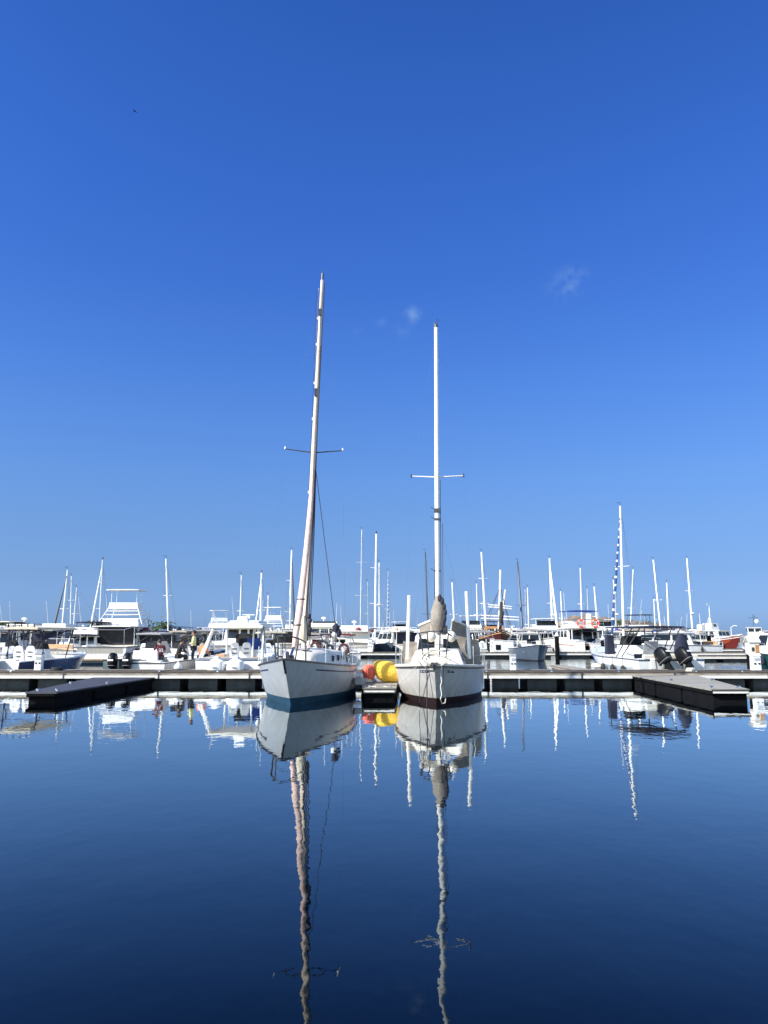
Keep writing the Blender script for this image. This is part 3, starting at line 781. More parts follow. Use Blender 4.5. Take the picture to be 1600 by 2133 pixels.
    # stern gear: cockpit dodger, tall frame, flag, ladder
    MB().box(0, yb(28.95), .98, 2.05, .5, .46, top=.86).build('cockpit_dodger', TAUPEC, t, bevel=.05)
    m = MB()
    for px in (690, 705, 722):
        m.tube([P(px + 3, 1384, 29.3), P(px + 2, 1326, 29.3)], .018, 5)
    m.tube([P(690, 1326, 29.3), P(728, 1328, 29.3)], .02, 5); m.tube([P(692, 1366, 29.3), P(712, 1340, 29.3), P(724, 1368, 29.3)], .014, 5)
    m.tube([P(722, 1384, 29.3), P(735, 1388, 29.6)], .014, 5)
    m.build('stern_frame', STEEL, t)
    r = MB(); r.ell(tuple(P(700, 1309, 28.6)), .12, .12, .20, 10, 8, fn=lambda x, y, z: (x * (1 + .3 * math.sin(5 * z)), y, z)); r.ell(tuple(P(706, 1318, 28.6)), .10, .10, .16, 10, 8)
    r.build('rolled_ensign', NAVYC, t, smooth=True)
    MB().ell(tuple(P(697, 1322, 28.6)), .11, .11, .10, 10, 8).build('stern_lamp', WHITE, t, smooth=True)
    for px, py, Y, c in ((658, 1348, 28.2, DRED), (684, 1353, 29.0, DARKST), (716, 1352, 29.3, DRED), (672, 1345, 28.8, DARKST)):
        MB().torus(tuple(P(px, py, Y)), .17, .05, 'y', 14, 6).build('rope_coil', c, t, smooth=True)
    return t
hero_left()

# ------------------------------------------------------------------ right sailboat (ivory hull)
def hero_right():
    H = Hull(8.2, 3.0, 1.18, 1.0, .98, rake=1.1, tr=.78, gw=.95, flare=.14, p=2.3, smax=.45)
    rz = PI - .11
    fwd = Vector((-math.sin(rz), math.cos(rz)))
    bowp = Vector((1.44, 22.4)); c = bowp - fwd * H.L / 2
    F = Frame(c.x, c.y, rz); P = F.px
    t = thing('moored_sailboat', 'ivory sailboat with taupe sail cover, side screens and oxblood bottom, bow towards the camera', 'sailboat', tuple(F.o), rz, 'two sailboats moored on the near side of the pontoon')
    H.build(t, (PALEH, REDB, CREAM), boot=.17, n=24)
    H.rail(t, 'rub_rail', .935, .020, DARKST)
    H.rail(t, 'toe_rail', 1.0, .045, CREAM)
    # name in small dark letters either side of the stem (unreadable in the photo: short strokes of lettering)
    cab = cabin(t, 'cabin_trunk', CREAM, 0, .55, 1.0, 1.75, 4.3, .56, 1.35, 3.3, -.15, bevel=.08,
                wins=[(1, .52, .64, .35, .72), (1, .70, .82, .35, .72), (3, .18, .30, .35, .72), (3, .36, .48, .35, .72)])
    MB().box(0, 1.5, 1.54, .55, .55, .07, top=.9).build('hatch', CREAM, t, bevel=.02)
    # mast step, mast, spreaders
    mb, mt_ = P(912, 1340, 25.6), P(908.5, 683, 25.9)
    mast = MB().tube([mb - Vector((0, 0, .35)), mb.lerp(mt_, .5), mt_], [.085, .083, .070], 10).build('mast', ALU, t, smooth=True)
    MB().box(mb.x, mb.y + .02, 1.05, .20, .22, .95, top=.9).build('mast_step_post', CREAM, t, bevel=.02)
    m = MB(); m.tube([mt_, mt_ + Vector((0, 0, .12))], .06, 8); m.tube([mt_ + Vector((-.05, 0, .1)), mt_ + Vector((-.02, 0, .32)), mt_ + Vector((-.12, 0, .26))], .014, 5)
    m.tube([mt_ + Vector((.05, 0, -.25)), mt_ + Vector((.05, 0, .2))], .03, 6); m.build('masthead_fitting', DARKST, mast)
    hub = P(910, 994, 25.8)
    for e in (P(857, 992, 25.9), P(966, 991, 25.9)):
        sp = MB().tube([hub, e], .026, 6, r2=.018).build('spreader', ALU, mast, smooth=True)
        MB().box(e.x, e.y, e.z - .05, .05, .05, .12).build('spreader_tip', DARKST, sp)
    for py, h in ((1067, .12), (1083, .05), (1190, .03)):
        q = P(911, py, 25.7); m = MB().box(q.x, q.y, q.z, .21, .20, h)
        m.tube([q + Vector((.10, 0, h)), q + Vector((.22, 0, h + .06))], .012, 5); m.build('mast_band', DARKST, mast)
    m = MB()
    for e, dk in ((P(857, 992, 25.9), P(842, 1384, 26.5)), (P(966, 991, 25.9), P(992, 1386, 26.5))):
        m.tube([mt_ - Vector((0, 0, .3)), e, dk], .0018, 4)
        m.tube([P(910, 1060, 25.8), dk], .0018, 4)
    m.tube([mt_, H.pt(1, 1, 1) - Vector((0, .15, 0))], .002, 4)
    m.build('standing_rigging', WIRE, t)
    m = MB()
    m.tube([P(917, 1000, 25.7), P(919, 1250, 25.6)], .012, 5); m.tube([P(906, 1130, 25.7), P(905.5, 1250, 25.6)], .012, 5); m.tube([P(922, 1090, 25.7), P(923, 1250, 25.6)], .008, 5)
    m.build('halyards', ROPED, t)
    # taupe cover over the mainsail and boom, seen end-on
    rings = []
    for py, pxl, pxr in ((1240, 907, 916), (1254, 902, 924), (1275, 896, 928), (1292, 895, 929), (1306, 899, 926), (1317, 905, 919), (1324, 909, 915)):
        a, b = P(pxl, py, 25.3), P(pxr, py, 25.3); cc = (a + b) / 2; hw = (b - a).length / 2
        ring = []
        for k in range(14):
            an = 2 * PI * k / 14; wob = 1 + .07 * math.sin(3 * an + py) + .05 * math.sin(7 * an + py * .21)
            ring.append((cc.x + hw * math.cos(an) * wob, cc.y - .30 + (.45 if math.sin(an) < 0 else .32) * hw / .28 * math.sin(an), cc.z))
        rings.append(ring)
    cov = MB().loft(rings).build('sail_cover', TAUPEC, t, smooth=True)
    m = MB()
    for i, (px, py) in enumerate([(921, 1252), (925, 1264), (927, 1276), (926, 1288), (923, 1300), (916, 1246)]):
        q = P(px, py, 25.0); m.ell(tuple(q), .07, .07, .13, 8, 6)
    m.build('halyard_bundle', ROPED, t, smooth=True)
    MB().box(P(926, 1316, 25.5).x, P(926, 1316, 25.5).y, P(926, 1316, 25.5).z - .1, .12, .3, .3, rz=.3).build('boom_end', DARKST, t)
    # tilted side screens with a white top frame
    def screen(pl, pr, pbr, pbl, Y1, Y2):
        q = [P(*pl, Y1), P(*pr, Y2), P(*pbr, Y2), P(*pbl, Y1)]
        s = MB().slab(q, .05).build('side_screen', TAUPEC, t)
        MB().tube([q[0], q[1]], .04, 6).build('screen_frame', WHITE, s, smooth=True)
        return q
    screen((872, 1303), (901, 1291), (907, 1312), (877, 1325), 27.2, 26.6)
    screen((943, 1291), (973, 1304), (972, 1340), (940, 1318), 26.6, 27.2)
    # cockpit enclosure: brown canvas, white hood
    for (a, b, c_, d, Y) in [((840, 1336), (870, 1338), (868, 1379), (836, 1382), 26.4), ((948, 1324), (997, 1334), (1004, 1388), (972, 1384), 26.6)]:
        q = [P(*a, Y), P(*b, Y), P(*c_, Y - .1), P(*d, Y + .1)]
        MB().slab(q, .05).build('weather_cloth', TAUPEC, t)
    hood = cabin(t, 'cockpit_hood', OFFW, 0, -1.75, 1.0, 2.1, 1.5, 1.05, 1.8, 1.2, -.1, bevel=.08, wins=[(2, .08, .46, .35, .85), (2, .54, .92, .35, .85), (1, .1, .9, .4, .85), (3, .1, .9, .4, .85)])
    # tall white poles at the shrouds
    for a, b in (((848.5, 1373), (852.5, 1240)), ((978, 1372), (971.5, 1232))):
        MB().tube([P(*a, 26.1), P(*b, 26.1)], .058, 8).build('white_pole', ALU, t, smooth=True)
    # pulpit
    m = MB()
    rail = [P(876, 1332, 23.9), P(873, 1319, 23.7), P(893, 1316, 23.0), P(915, 1315, 22.7), P(931, 1318, 23.1), P(940, 1324, 23.9)]
    m.tube(rail, .023, 6)
    for a, b in (((876, 1322), (882, 1369)), ((890, 1317), (894, 1372)), ((917, 1316), (915, 1372)), ((934, 1320), (929, 1370))):
        m.tube([P(*a, 23.2), P(*b, 23.3)], .023, 6)
    m.tube([P(878, 1340, 23.6), P(893, 1343, 23.1), P(916, 1343, 22.8), P(932, 1342, 23.3)], .009, 5)
    m.build('bow_pulpit', DARKST, t, smooth=True)
    m = MB(); tops = {-1: [], 1: []}
    for q in (.76, .62, .48, .34, .20, .06):
        for s in (-1, 1):
            p0 = H.pt(q, s, 1) ; p1 = p0 + Vector((0, 0, .6)); tops[s].append(p1); MB().tube([p0, p1], .011, 5).build('stanchion', STEEL, t)
    m = MB()
    for s in (-1, 1): m.tube(tops[s], .006, 4); m.tube([p - Vector((0, 0, .28)) for p in tops[s]], .006, 4)
    m.build('lifelines', STEEL, t)
    # anchor roller on the stem
    b = H.pt(1, 1, 1)
    m = MB().box(0, b.y - .05, b.z - .02, .20, .5, .08); m.tube([(0, b.y + .2, b.z + .02), (0, b.y + .12, b.z - .14), (0, b.y - .05, b.z - .16)], .03, 6)
    m.box(0, b.y + .14, b.z - .2, .34, .06, .05); m.build('anchor', DARKST, t)
    # short rows of dark lettering strokes: name on either bow, too small to read in the photo
    for s, q0, q1, seed in ((1, .975, .925, 3), (-1, .945, .905, 5)):
        rnd = random.Random(seed); m = MB(); n = 7 if s > 0 else 4
        for i in range(n):
            qa = q0 + (q1 - q0) * i / n; qb = q0 + (q1 - q0) * (i + .62) / n
            for (ua, ub) in ((.845, .865), (.80, .815)) if rnd.random() < .75 else ((.80, .83),):
                qd = [H.pt(qa, s, ua, off=.006), H.pt(qb, s, ua, off=.006), H.pt(qb, s, ub, off=.006), H.pt(qa, s, ub, off=.006)]
                m.slab(qd, .004 * (1 if s > 0 else -1))
            qm = qa if i % 2 else qb
            qd = [H.pt(qm, s, .80, off=.007), H.pt(qm - .002, s, .80, off=.007), H.pt(qm - .002, s, .865, off=.007), H.pt(qm, s, .865, off=.007)]
            m.slab(qd, .004 * (1 if s > 0 else -1))
        m.build('name_lettering', STRIPE_BLUE, t)
    bowW = Vector((1.44, 22.4, 1.18))
    # round cream fenders hung in the pulpit, rope coil and lines over the bow
    for px, lab in ((898, 'round cream fender hanging left of the mast foot in the right sailboat pulpit'), (940, 'round cream fender hanging right of the mast foot in the right sailboat pulpit')):
        p = at(px, 1326, 24.2); o = MB().ell((0, 0, 0), .16, .16, .17, 14, 10).tube([(0, 0, .16), (0, 0, .34)], .012, 5).build('round_fender', CREAM, None, smooth=True)
        o.location = p; tag(o, lab, 'fender')
    m = MB(); rnd = random.Random(4)
    base = at(905, 1378, 22.35)
    for i in range(6):
        c = Vector((rnd.uniform(-.12, .12), rnd.uniform(-.05, .1), rnd.uniform(-.02, .12))); a0 = rnd.uniform(0, 6)
        m.tube([(c.x + (.20 + .05 * i % 2) * math.cos(a0 + k * .5), c.y + .10 * math.sin(a0 + k * .7), c.z + (.14 + .02 * i) * math.sin(a0 + k * .5)) for k in range(11)], .015, 5)
    o = m.build('rope_coil', ROPE, None, smooth=True); o.location = base; tag(o, 'tangled pale rope coil heaped on the stem of the ivory sailboat', 'rope')
    wob = lambda pts, a: [Vector(p) + Vector((a * math.sin(i * 2.1), 0, 0)) for i, p in enumerate(pts)]
    line('mooring_line', 'wavy pale rope hanging down the right side of the ivory bow to the water', wob([at(919, 1384 + i * 9, 22.38 - .02 * i) for i in range(9)] + [at(921, 1466, 22.4), at(926, 1464, 22.4), at(930, 1455, 22.4)], .02), .016, ROPE)
    line('mooring_line', 'dark line falling straight from the ivory bow into the water', [at(889.5, 1384, 22.30), at(889.5, 1474, 22.30)], .016, ROPED)
    line('mooring_line', 'thin grey line hanging left of the dark line on the ivory bow', [at(875, 1382, 22.6), at(873.5, 1462, 22.7)], .009, ROPED)
    line('mooring_line', 'thin slanting line crossing the stem of the ivory sailboat', [at(892, 1386, 22.25), at(903, 1458, 22.9)], .008, ROPED)
    line('mooring_line', 'light blue grey rope hanging beside the wavy pale rope', wob([at(924, 1386 + i * 10, 22.5) for i in range(7)], .008), .012, STRIPE_BLUE)
    line('mooring_line', 'slack line from the ivory bow slanting left to the plank finger', [at(872, 1384, 22.7), at(843, 1416, 23.6), at(829, 1423, 24.2)], .009, ROPE)
    line('mooring_line', 'pale line from the grey blue sailboat quarter down to the plank finger', [at(730, 1378, 28.0), at(737, 1390, 26.8), at(757, 1416, 25.6)], .014, ROPE)
    return t
hero_right()

# gear on the plank finger
def pear(name, label, p, r, h, mt, cat, squash=1.0):
    rings = []
    for f, k in ((0, .26), (.06, .42), (.22, .66), (.42, .88), (.60, 1.0), (.74, .99), (.87, .80), (.96, .45), (1, .12)):
        rings.append([(r * k * math.cos(2 * PI * i / 18), r * k * squash * math.sin(2 * PI * i / 18), h * f) for i in range(18)])
    o = MB().loft(rings).build(name, mt, None, smooth=True); o.location = p
    return tag(o, label, cat)
p = at(769, 1418, 27.6); p.z = .385
pear('mooring_buoy', 'coral pear shaped buoy standing on the plank finger beside the yellow cover', p, .25, .62, CORAL, 'buoy')
def yellow_cover():
    c = at(804, 1418, 27.6); c.z = .385
    m = MB(); rings = []; rnd = random.Random(8); n, k_ = 26, 24
    prof = [(-.44, .58, .05, .05), (-.41, .54, .17, .17), (-.33, .47, .27, .26), (-.22, .42, .345, .32), (-.10, .385, .375, .34), (.05, .37, .365, .34), (.22, .34, .34, .33), (.38, .30, .295, .30), (.52, .26, .25, .26), (.60, .22, .16, .18), (.63, .2, .04, .05)]
    for i in range(n + 1):
        f = i / n * (len(prof) - 1); j = min(int(f), len(prof) - 2); g = f - j
        x, zc, hz, hy = [prof[j][q] * (1 - g) + prof[j + 1][q] * g for q in range(4)]
        ring = []
        for k in range(k_):
            a = 2 * PI * k / k_; ca, sa = math.cos(a), math.sin(a)
            grow = max(0, min(1, (x + .15) / .3))
            cr = grow * (.034 * math.sin(8 * x + 10 * (zc + hz * sa)) + .022 * math.sin(17 * (zc + hz * sa) - 9 * x + 4)) + .012 * math.sin(19 * x + 3 * a)
            ring.append((x, hy * ca * (1 + cr * 1.5) , max(.0, zc + hz * sa * (1 + cr))))
        rings.append(ring)
    m.loft(rings)
    o = m.build('yellow_cover', YELLOW, None, smooth=True); o.location = c
    tag(o, 'creased yellow cover bundled over gear on the plank finger', 'cover')
yellow_cover()
o = fender('boat_fender', 'white fender lying on the plank finger behind the coral buoy', (at(750, 1408, 29.6).x, 29.6, .385 + .12), .12, .55, WHITE); o.rotation_euler = (0, R(90), R(20))
m = MB().box(0, 0, 0, .34, .26, .20, top=1.08); m.box(0, 0, .20, .30, .22, .01, mi=0); o = m.build('crate', GREYC, None); o.location = (at(748, 1418, 26.4).x, 26.4, .385); o.rotation_euler = (0, 0, .3); tag(o, 'small grey crate on the left side of the plank finger', 'crate')
line('mooring_line', 'loose pale line lying along the front of the plank finger', [(at(760, 1428, 25.1).x + .12 * i, 25.1 + .10 * math.sin(i * 1.7), .40) for i in range(9)], .014, ROPE)
p = at(745, 1405, 27.6); p.z = .385
m = MB()
for i in range(4): m.torus((0, 0, .03 + .035 * i), .20 - .02 * i, .022, 'z', 16, 6)
o = m.build('rope_coil', ROPE, None, smooth=True); o.location = (p.x + .35, p.y, .385); tag(o, 'pale rope coil lying on the left edge of the plank finger', 'rope')
# ------------------------------------------------------------------ boat builders for the rest of the harbour
def posts(parent, name, mt, pairs, r=.022):
    m = MB()
    for a, b in pairs: m.tube([a, b], r, 6)
    return m.build(name, mt, parent, smooth=True)
def radar_dome(parent, x, y, z, r=.28, mt=WHITE):
    m = MB(); m.tube([(x, y, z), (x, y, z + .18)], .07, 8); m.ell((x, y, z + .30), r, r, r * .5, 14, 8)
    return m.build('radar_dome', mt, parent, smooth=True)
def radar_bar(parent, x, y, z, w=1.1, mt=WHITE):
    m = MB(); m.box(x, y, z, .3, .3, .28, top=.8); m.box(x, y, z + .28, w, .12, .09, rz=.3)
    return m.build('radar_scanner', mt, parent)
def whip(parent, pts, r=.012, mt=WHITE):
    return MB().tube(pts, r, 5).build('whip_antenna', mt, parent)

def console_boat(label, x, y, rz, L=7.6, B=2.5, hullm=WHITE, bottom=None, topm=BEIGEC, framem=DARKST, zb=1.15, zm=.78, zs=.72, top_z=2.3, top_l=2.6, seats=True, engines=2, engm=BLACK, group=None, seat_y=-.2, tilt=.12, ttop=True, eng_x=.36, transom=None, eng_z=-.40):
    """open centre console: hull, outboards, console > windscreen, seats, hard top on a pipe frame"""
    t = thing('centre_console_boat', label, 'motorboat', (x, y, 0), rz, group)
    H = Hull(L, B, zb, zm, zs, rake=.9, tr=.86, gw=.92, flare=.30, p=2.6, smax=.45)
    H.build(t, (hullm, bottom or hullm, WHITE), boot=.10, open_=(.06, .74, .16, .42), n=20)
    H.rail(t, 'rub_rail', .97, .03, DARKST if hullm is not NAVY else WHITE)
    s = -L / 2
    # transom platform
    MB().box(0, s + .28, zs - .02, B * .62, .36, .10).build('transom_bench', WHITE, t, bevel=.02)
    if transom:
        q = [H.pt(0, -1, .12) + Vector((.03, -.012, 0)), H.pt(0, 1, .12) + Vector((-.03, -.012, 0)), H.pt(0, 1, .97) + Vector((-.03, -.012, 0)), H.pt(0, -1, .97) + Vector((.03, -.012, 0))]
        MB().slab(q, .015).build('transom', transom, t)
    for i in range(engines):
        ex = (i - (engines - 1) / 2) * eng_x * 2
        outboard(t, ex, s - .30, zs + eng_z, tilt=tilt, s=1.0, mt=engm)
    if seats:
        for sx in (-.30, .30): seat(t, sx, seat_y - .45, .40, w=.50, h=.72)
    c = cabin(t, 'console', WHITE, 0, seat_y + .75, .36, .95, .8, 1.0, .85, .55, .05, bevel=.03)
    MB().slab([(-.40, seat_y + 1.0, 1.36), (.40, seat_y + 1.0, 1.36), (.34, seat_y + .85, 1.75), (-.34, seat_y + .85, 1.75)], .015).build('windscreen', GLASS, c)
    if ttop:
        w = B * .82; y0 = seat_y - .35 * top_l + .4; y1 = y0 + top_l
        roof_slab(t, 'hard_top', topm, 0, (y0 + y1) / 2, top_z - .12, w + .1, top_l + .2, th=.09, camber=.09)
        P_ = []
        for sx in (-1, 1):
            P_ += [((sx * w * .46, y0 + .5, zm - .05), (sx * w * .40, y0 + .25, top_z - .08)), ((sx * w * .40, y1 - .9, zm), (sx * w * .40, y1 - .3, top_z - .08)), ((sx * w * .44, y0 + .4, top_z - .62), (sx * w * .40, y1 - .6, top_z - .10)), ((sx * w * .36, y0 + .1, top_z - .1), (sx * w * .46, y0 + .55, top_z - .6))]
        P_ += [((-w * .4, y0 + .3, top_z - .16), (w * .4, y0 + .3, top_z - .16))]
        posts(t, 'top_frame', framem, P_, .026)
        m = MB()
        for i in range(5): m.tube([(-w * .32 + w * .16 * i, y0 - .02, top_z - .12), (-w * .32 + w * .16 * i, y0 - .08, top_z + .16)], .025, 6)
        m.tube([(-w * .34, y0 - .03, top_z - .06), (w * .34, y0 - .03, top_z - .06)], .02, 5)
        m.build('rod_holders', framem, t)
    m = MB()
    rr = [H.pt(q, sd, 1) + Vector((0, 0, .30)) for sd, q in [(-1, .72), (-1, .82), (-1, .92), (-1, .985), (1, .985), (1, .92), (1, .82), (1, .72)]]
    m.tube(rr, .016, 5)
    for p in rr: m.tube([p, p - Vector((0, 0, .30))], .014, 5)
    m.build('bow_rail', STEEL, t)
    return t, H

CLUT = random.Random(21)
def clutter(t, H, L, B, fb, roof, cab_l, cab_y, cab_w, label):
    """what lies about on a moored yacht: cockpit canvas, roof posts, fenders, boxes, bundles"""
    r = CLUT; ya = L * cab_y - L * cab_l / 2
    posts(t, 'roof_posts', WHITE, [((sx * B * cab_w * .44, ya - .85, fb * .8), (sx * B * cab_w * .42, ya - .75, roof)) for sx in (-1, 1)], .03)
    k = r.random()
    if k < .55:
        cv = r.choice([NAVYC, GREENC, TAUPEC, BLKCANV, BLKCANV, BLKCANV])
        MB().slab([(-B * cab_w * .42, ya - .7, fb * 1.0), (B * cab_w * .42, ya - .7, fb * 1.0), (B * cab_w * .40, ya - .72, roof - .1), (-B * cab_w * .40, ya - .72, roof - .1)], .03).build('cockpit_curtain', cv, t)
    else:
        MB().box(0, -L / 2 + .35, fb * .9, B * .7, .12, .42).build('cockpit_coaming', r.choice([WHITE, CREAM, TANB]), t, bevel=.02)
    m = MB(); zr = roof + .10
    for sx in (-1, 1):
        w_ = B * cab_w * .40; pts = [(sx * w_, ya - .6 + k * L * cab_l * .22, zr) for k in range(4)]
        m.tube([(p[0], p[1], p[2] + .32) for p in pts], .018, 4)
        for p in pts: m.tube([p, (p[0], p[1], p[2] + .32)], .016, 4)
    m.tube([(-B * cab_w * .40, ya - .6 + L * cab_l * .66, zr + .32), (B * cab_w * .40, ya - .6 + L * cab_l * .66, zr + .32)], .018, 4)
    m.build('roof_rail', r.choice([STEEL, DARKST, WHITE]), t)
    if r.random() < .6:
        m = MB(); y0 = -L / 2 + .4; w_ = B * .36
        for sx in (-1, 1): m.tube([(sx * w_, y0, fb * .9), (sx * w_, y0 - .1, roof - .25), (sx * w_ * .9, ya - .9, roof - .05)], .025, 5)
        m.tube([(-w_, y0 - .1, roof - .25), (w_, y0 - .1, roof - .25)], .025, 5)
        m.build('cockpit_frame', r.choice([DARKST, STEEL]), t)
    for sd in (-1, 1):
        for q in (.2, .42, .6):
            if r.random() < .75:
                p = H.pt(q, sd, .62, off=.13); m = MB().ell(tuple(p), .12, .12, .30, 8, 6); m.tube([p + Vector((0, 0, .28)), H.pt(q, sd, 1.02)], .012, 4)
                m.build('fender', r.choice([WHITE, NAVYC, RUBBER, BLUEC]), t, smooth=True)
    for i in range(r.randint(2, 4)):
        x = r.uniform(-.3, .3) * B; y = ya + r.uniform(.1, .8) * L * cab_l; h = r.uniform(.15, .45)
        m = MB()
        if r.random() < .5: m.box(x, y, roof + .02, r.uniform(.3, .8), r.uniform(.3, .6), h, top=r.uniform(.6, 1)).build('roof_locker', r.choice([WHITE, GREYC, TANB, NAVYC, OFFW]), t, bevel=.03)
        else: m.ell((x, y, roof + .05), r.uniform(.2, .5), r.uniform(.2, .4), h, 10, 7, fn=lambda a, b, c: (a, b, max(c, -.1) * (1 + .15 * math.sin(6 * a + 4 * b)))).build('roof_bundle', r.choice([TAUPEC, NAVYC, BLUEC, GREYC, REDP, GREENC]), t, smooth=True)
BLKCANV = mat('black_canvas', (.02, .02, .022), .9, var=.3)
def cruiser(label, x, y, rz, L=11, B=3.7, fb=1.15, roof=2.5, top=None, hullm=WHITE, bottom=BLUEB, cabm=WHITE, topm=WHITE, radar=None, tower=None, group=None, cab_l=.42, cab_y=.02, rails=True, whips=1, name='motor_cruiser', cat='motor yacht', canvas=None, aft_door=True, stripe=None, flyl=.26, dark=GLASS, cab_w=.80):
    if cabm is WHITE: cabm = CLUT.choice([WHITE, WHITE, OFFW, CREAM, OFFW])
    if topm is WHITE: topm = CLUT.choice([WHITE, OFFW, CREAM])
    t = thing(name, label, cat, (x, y, 0), rz, group)
    H = Hull(L, B, fb * 1.38, fb, fb * .92, rake=L * .12, tr=.86, gw=.9, flare=.32, p=2.4, smax=.45)
    H.build(t, (hullm, bottom, CREAM), boot=.12, open_=(.03, .22, .22, .5), n=16)
    H.rail(t, 'rub_rail', .95, .035, DARKST if hullm is not NAVY else WHITE)
    if stripe:
        for s in (-1, 1): H.stripe(t, 'hull_stripe', .72, .80, stripe, .02, .9, s)
    MB().box(0, -L / 2 - .28, .28, B * .78, .62, .09).build('swim_platform', TEAK, t)
    h = roof - fb
    wins = [(1, .06, .34, .40, .86), (1, .38, .66, .40, .86), (1, .70, .94, .40, .84), (3, .06, .30, .40, .84), (3, .34, .62, .40, .86), (3, .66, .94, .40, .86), (2, .05, .34, .35, .88), (2, .37, .63, .35, .88), (2, .66, .95, .35, .88)]
    if aft_door: wins += [(0, .08, .40, .38, .88), (0, .46, .66, .05, .88), (0, .72, .94, .38, .88)]
    c = cabin(t, 'cabin', cabm, 0, L * cab_y, fb * .95, B * cab_w, L * cab_l, h + fb * .05, B * cab_w * .86, L * cab_l * .78, -L * .03, wins, glass=dark)
    roof_slab(t, 'cabin_roof', topm, 0, L * cab_y - L * .045 - .55, roof - .02, B * cab_w * .97, L * cab_l * .92 + 1.1)
    clutter(t, H, L, B, fb, roof, cab_l, cab_y, cab_w, label)
    zt = roof + .12
    if top:
        f = cabin(t, 'flybridge', cabm, 0, L * cab_y - L * .03, roof + .05, B * .66, L * flyl, .55, B * .62, L * flyl * .86, -.1, [(2, .05, .95, .72, 1.0)], glass=dark)
        if top > roof + .9:
            yy = L * cab_y - L * .03; w = B * .30; l = L * flyl * .42
            posts(t, 'top_posts', STEEL if topm is not NAVYC else DARKST, [((sx * w, yy + sy * l, roof + .5), (sx * w, yy + sy * l * .85, top)) for sx in (-1, 1) for sy in (-1, 1)], .03)
            roof_slab(t, 'fly_top', topm, 0, yy, top - .03, B * .68, L * flyl * 1.05)
            MB().slab([(-w * .9, yy + l * .9, roof + .62), (w * .9, yy + l * .9, roof + .62), (w * .85, yy + l * .75, roof + 1.0), (-w * .85, yy + l * .75, roof + 1.0)], .02).build('windscreen', dark, f)
        zt = max(top, roof + .6) + .08
    yy = L * cab_y - L * .04
    if radar == 'dome': radar_dome(t, 0, yy, zt)
    elif radar == 'bar': radar_bar(t, 0, yy, zt)
    for i in range(whips): whip(t, [(B * .3 * (1 if i % 2 else -1), yy - .3 - .5 * (i > 1), zt - .2), (B * (.33 + .02 * i) * (1 if i % 2 else -1), yy - .7, zt + 1.9 - .3 * i)])
    if canvas is not None: MB().box(0, -L * .27, fb, B * .7, L * .18, roof - fb - .1, top=.9).build('aft_canvas', canvas, t, bevel=.08)
    if rails:
        m = MB(); rr = [H.pt(q, sd, 1) + Vector((0, 0, .55)) for sd, q in [(-1, .55), (-1, .7), (-1, .82), (-1, .92), (-1, .99), (1, .99), (1, .92), (1, .82), (1, .7), (1, .55)]]
        m.tube(rr, .018, 5)
        for p in rr: m.tube([p, p - Vector((0, 0, .55))], .016, 5)
        m.build('bow_rail', STEEL, t)
    if tower:
        yy = L * cab_y - L * .03; bz = roof + .2; w0, w1 = B * .40, B * .27; l0, l1 = L * .13, L * .07
        P_ = []
        cr = [(sx, sy) for sx in (-1, 1) for sy in (-1, 1)]
        for sx, sy in cr: P_.append(((sx * w0, yy + sy * l0, bz), (sx * w1, yy + sy * l1, tower)))
        for k in (.35, .62, .85, 1.0):
            z = bz + (tower - bz) * k; w = w0 + (w1 - w0) * k; l = l0 + (l1 - l0) * k
            P_ += [((-w, yy - l, z), (w, yy - l, z)), ((-w, yy + l, z), (w, yy + l, z)), ((-w, yy - l, z), (-w, yy + l, z)), ((w, yy - l, z), (w, yy + l, z))]
        tf = posts(t, 'tower_frame', WHITE, P_, .035)
        MB().box(0, yy, tower - .02, w1 * 2.0, l1 * 2, .50, top=.96).build('tower_station', WHITE, t, bevel=.04)
        zz = tower + 1.45
        posts(t, 'tower_top_posts', WHITE, [((sx * w1 * .85, yy + sy * l1 * .8, tower + .4), (sx * w1 * .85, yy + sy * l1 * .8, zz)) for sx, sy in cr], .02)
        roof_slab(t, 'tower_top', WHITE, 0, yy, zz, w1 * 2.5, l1 * 2.4, th=.06)
        for sx in (-1, 1):
            MB().tube([(sx * B * .42, yy, roof), (sx * B * .62, yy - L * .25, roof + 2.6)], [.03, .012], 6).build('outrigger', SILVER, t)
    return t, H

